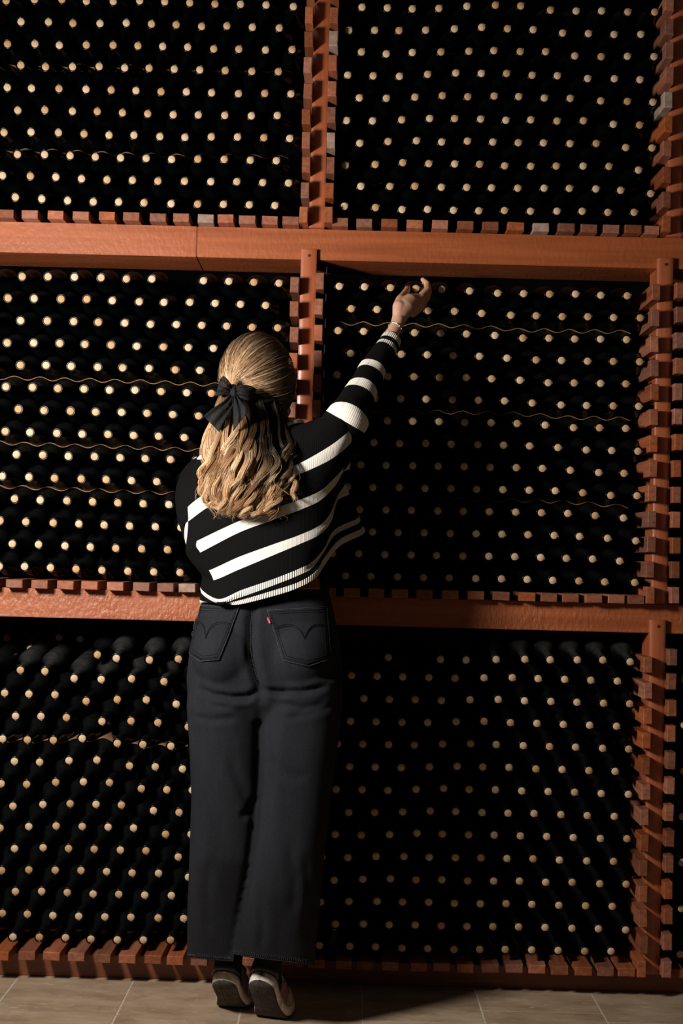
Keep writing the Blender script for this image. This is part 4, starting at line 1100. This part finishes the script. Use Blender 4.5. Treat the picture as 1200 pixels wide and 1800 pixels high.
def long_hair():
    out = []; cols = []; rads = []
    G_ = [  # u, (px, py, Y) down the lock
     (0.00, [(392,690,-.425),(378,730,-.455),(368,790,-.490),(362,840,-.505),(372,880,-.510),(381,897,-.510)]),
     (0.14, [(398,690,-.432),(389,735,-.468),(381,795,-.503),(376,845,-.517),(392,885,-.518),(402,903,-.517)]),
     (0.30, [(406,690,-.438),(402,740,-.475),(400,795,-.515),(402,850,-.527),(413,890,-.524),(428,908,-.520)]),
     (0.45, [(416,692,-.440),(420,740,-.470),(424,795,-.512),(430,850,-.524),(438,890,-.522),(446,906,-.518)]),
     (0.58, [(432,696,-.432),(438,745,-.462),(450,800,-.502),(457,850,-.514),(463,888,-.514),(470,905,-.512)]),
     (0.72, [(450,696,-.428),(462,745,-.455),(474,800,-.494),(480,845,-.506),(478,880,-.508),(474,903,-.508)]),
     (0.85, [(472,694,-.415),(484,745,-.440),(492,795,-.484),(494,838,-.497),(490,868,-.500),(492,888,-.500)]),
     (0.95, [(486,702,-.395),(499,745,-.415),(507,785,-.465),(505,825,-.488),(512,850,-.492),(523,872,-.492)]),
     (1.00, [(492,706,-.380),(512,745,-.390),(527,765,-.41),(517,800,-.46),(515,830,-.485),(524,862,-.490)])]
    us = np.array([g[0] for g in G_]); gp = np.array([[P(*p) for p in g[1]] for g in G_])
    npt = 40; nl = 84
    for lk in range(nl):
        u_ = rng.random() if lk > 20 else lk/20.0
        if u_ > 0.80 and rng.random() < 0.45: u_ *= 0.7
        j = max(0, min(len(us)-2, int(np.searchsorted(us, u_))-1)); f = (u_-us[j])/(us[j+1]-us[j])
        g = gp[j]*(1-f) + gp[j+1]*f
        ln = rng.uniform(0.76, 1.05) if u_ < 0.8 else rng.uniform(0.72, 1.0)
        depth = rng.random()
        c = catmull(g, 60); sl = np.linspace(0, 59*min(1, ln), npt); i0 = np.clip(np.floor(sl).astype(int), 0, 58); c = c[i0] + (c[i0+1]-c[i0])*(sl-i0)[:, None]
        t = np.linspace(0, 1, npt)
        amp = rng.uniform(0.008, 0.021)*np.clip((t-0.12)*2.6, 0, 1); ph = 9.0*u_ + rng.normal()*0.9; wl_ = rng.uniform(1.9, 2.5)
        c[:, 0] += amp*np.sin(2*np.pi*wl_*t**1.15 + ph); c[:, 1] += -0.004 + 0.026*(depth-0.5) + amp*0.8*np.cos(2*np.pi*wl_*t**1.15 + ph) + 0.006*t
        per = int(rng.uniform(46, 84)); w = rng.uniform(0.0035, 0.0080)
        if u_ > 0.86: per //= 2; w *= 0.6
        th = rng.uniform(0, 6.28, per); rr_ = np.sqrt(rng.random(per))*w
        prof_ = (0.35 + 1.1*np.sin(np.pi*np.clip(t*0.86+0.06, 0, 1))**0.8)*(1-0.45*t**4)
        tw = th[:, None] + t[None]*rng.uniform(-3, 3)
        p = c[None] + np.stack([rr_[:, None]*np.cos(tw)*prof_*1.25, rr_[:, None]*np.sin(tw)*prof_*0.7, 0*tw], 2)
        p += (rng.normal(size=(per, 1, 3))*0.0028)*(t[None, :, None]**2)
        fly = (rng.random(per) < 0.05)[:, None, None]*rng.normal(size=(per, 1, 3))*np.array([0.018, 0.010, 0.010])*(t[None, :, None]**1.6); p += fly
        out.append(p); rads.append(np.tile(0.00046*(1-0.45*t**3), (per, 1)))
        # colour: dark under-layer with shade painted in, by the neck on her right, golden lengths
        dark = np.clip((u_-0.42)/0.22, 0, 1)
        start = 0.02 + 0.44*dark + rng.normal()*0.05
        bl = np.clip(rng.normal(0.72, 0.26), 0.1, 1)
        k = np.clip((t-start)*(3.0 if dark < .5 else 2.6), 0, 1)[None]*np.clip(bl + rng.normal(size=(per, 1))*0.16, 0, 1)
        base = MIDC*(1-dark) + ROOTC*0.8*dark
        tgt = BLOND + (PALEB-BLOND)*np.clip(rng.normal(0.25, 0.35), 0, 1)
        if rng.random() < 0.22: tgt = np.array([0.40, 0.215, 0.095])
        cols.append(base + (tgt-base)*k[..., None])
    return np.concatenate(out), np.concatenate(rads), np.concatenate(cols)
hair = link('hair', None, person) if False else None
# cap and core that the strands lie on
V, FA = sphere_geo(HX, tuple(ER*0.985), None, 40, 26)
keep = lambda f: True
hd0 = [hf]
capF = []
for f in FA:
    c = sum((Vector(V[i]) for i in f), Vector())/len(f); q = c - HC
    if q.dot(hf) > 0.030 and q.dot(hu) < 0.065: continue
    if q.dot(hu) < -0.035 and q.dot(hf) > -0.03: continue
    if q.dot(hr) > 0.035 and q.dot(hu) < 0.008 and q.dot(hf) > -0.035: continue
    capF.append(f)
hair = link('hair', mesh('hair', V, capF, M_HAIR2, smooth=True), person); hair['label'] = 'long wavy blonde hair, half tied back'
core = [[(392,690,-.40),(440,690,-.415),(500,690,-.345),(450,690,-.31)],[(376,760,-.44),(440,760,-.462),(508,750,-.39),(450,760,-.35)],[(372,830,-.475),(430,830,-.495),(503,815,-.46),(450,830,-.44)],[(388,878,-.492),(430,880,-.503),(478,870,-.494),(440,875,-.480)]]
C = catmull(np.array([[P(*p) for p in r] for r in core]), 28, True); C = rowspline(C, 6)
V, FA, fm, uv = grid_mesh(C, np.linspace(0, 1, 28), lambda i, k: 0); link('hair_shade_underlayer', mesh('hair_shade_underlayer', V, FA, M_HAIR2, smooth=True), hair)
p, r_, c = top_hair(3400); o = hair_mesh('strand', p, r_, c, hair); o['kind'] = 'stuff'
p, r_, c = long_hair(); o = hair_mesh('strand', p, r_, c, hair); o['kind'] = 'stuff'; print('strands', len(p))

# ------------------------------------------------------------------ lace bow
M_LACE, nt, bs = mat('black_lace')
tc = N(nt, 'ShaderNodeTexCoord'); vo = N(nt, 'ShaderNodeTexVoronoi', feature='DISTANCE_TO_EDGE'); vo.inputs['Scale'].default_value = 330; nt.links.new(tc.outputs['Object'], vo.inputs['Vector'])
big = noise(nt, 70, 3, tc.outputs['Object'])
hole = math_(nt, 'MULTIPLY', math_(nt, 'GREATER_THAN', vo.outputs[0], 0.13), math_(nt, 'GREATER_THAN', big, 0.50))
nt.links.new(math_(nt, 'SUBTRACT', 1.0, math_(nt, 'MULTIPLY', hole, 0.55)), bs.inputs['Alpha'])
nt.links.new(mixc(nt, ramp(nt, vo.outputs[0], [(0.02, (1,)*3), (0.16, (0,)*3)]), (0.0020, 0.0020, 0.0022), (0.0095, 0.0095, 0.0105)), bs.inputs['Base Color'])
bs.inputs['Roughness'].default_value = 0.75; bs.inputs['Specular IOR Level'].default_value = 0.25
bump(nt, vo.outputs[0], 0.5, 0.002, bs)
bow = empty('hair_bow', VP(410, 690, -0.455), person); bow['label'] = 'black lace bow at the back of her head'
BO = VP(410, 690, -0.455)
def ribbon(name, rows, bulge, folds=3, seedv=0.0, nv=20, nu=22):
    """rows: list of (edge A px, edge B px, Y) from the knot outwards"""
    A = catmull(np.array([P(*a, Y) for a, b, Y in rows]), nu); B = catmull(np.array([P(*b, Y) for a, b, Y in rows]), nu)
    V = []; FA = []
    for i in range(nu):
        t = i/(nu-1)
        for k in range(nv):
            s = k/(nv-1)
            q = A[i]*(1-s) + B[i]*s
            d = bulge*math.sin(math.pi*min(1, t*1.05))**0.7*math.sin(math.pi*s)**0.8 + 0.0035*math.sin(2*math.pi*folds*s + seedv + t*2)*(1-0.35*t)
            V.append((q[0], q[1]-d, q[2]))
    for i in range(nu-1):
        for k in range(nv-1): FA.append((i*nv+k, i*nv+k+1, (i+1)*nv+k+1, (i+1)*nv+k))
    me = mesh(name, [Vector(v)-BO for v in V], FA, M_LACE, smooth=True); o = link(name, me, bow)
    m = o.modifiers.new('thick', 'SOLIDIFY'); m.thickness = 0.0014; m.offset = 0
    return o
ribbon('bow_loop', [((411,683),(410,697),-.462),((402,670),(395,694),-.470),((393,661.5),(381,696.5),-.470),((386,668),(379.5,694),-.462)], 0.016, 3, 0.5)
ribbon('bow_loop', [((411,683),(413,697),-.462),((424,677),(424,702),-.472),((440,678.5),(438,706),-.466),((451,684),(444,700),-.452)], 0.016, 3, 1.7)
ribbon('bow_tail', [((406,692),(412,697),-.470),((392,706),(408,716),-.492),((374,718),(396,738),-.508),((358,731.5),(385,759.5),-.512)], 0.003, 2, 0.3)
ribbon('bow_tail', [((408,693),(416,695),-.472),((409,712),(425,706),-.496),((410,735),(433,713),-.512),((409.5,758),(436.5,722),-.518)], 0.003, 2, 2.2)
V, FA = tube_geo([VP(410, 681, -.462)-BO, VP(411, 690, -.474)-BO, VP(412, 699, -.466)-BO], [M(6, -.4), M(7, -.4), M(6, -.4)], 14); link('bow_knot', mesh('bow_knot', V, FA, M_LACE, smooth=True), bow)
# band running from the bow under the swept-back hair
ribbon('hair_band', [((418,686),(418,700),-.446),((445,691),(445,702),-.448),((468,695),(468,707),-.436),((484,693),(484,703),-.415)], 0.002, 1, 0.0)
bpy.context.view_layer.update()
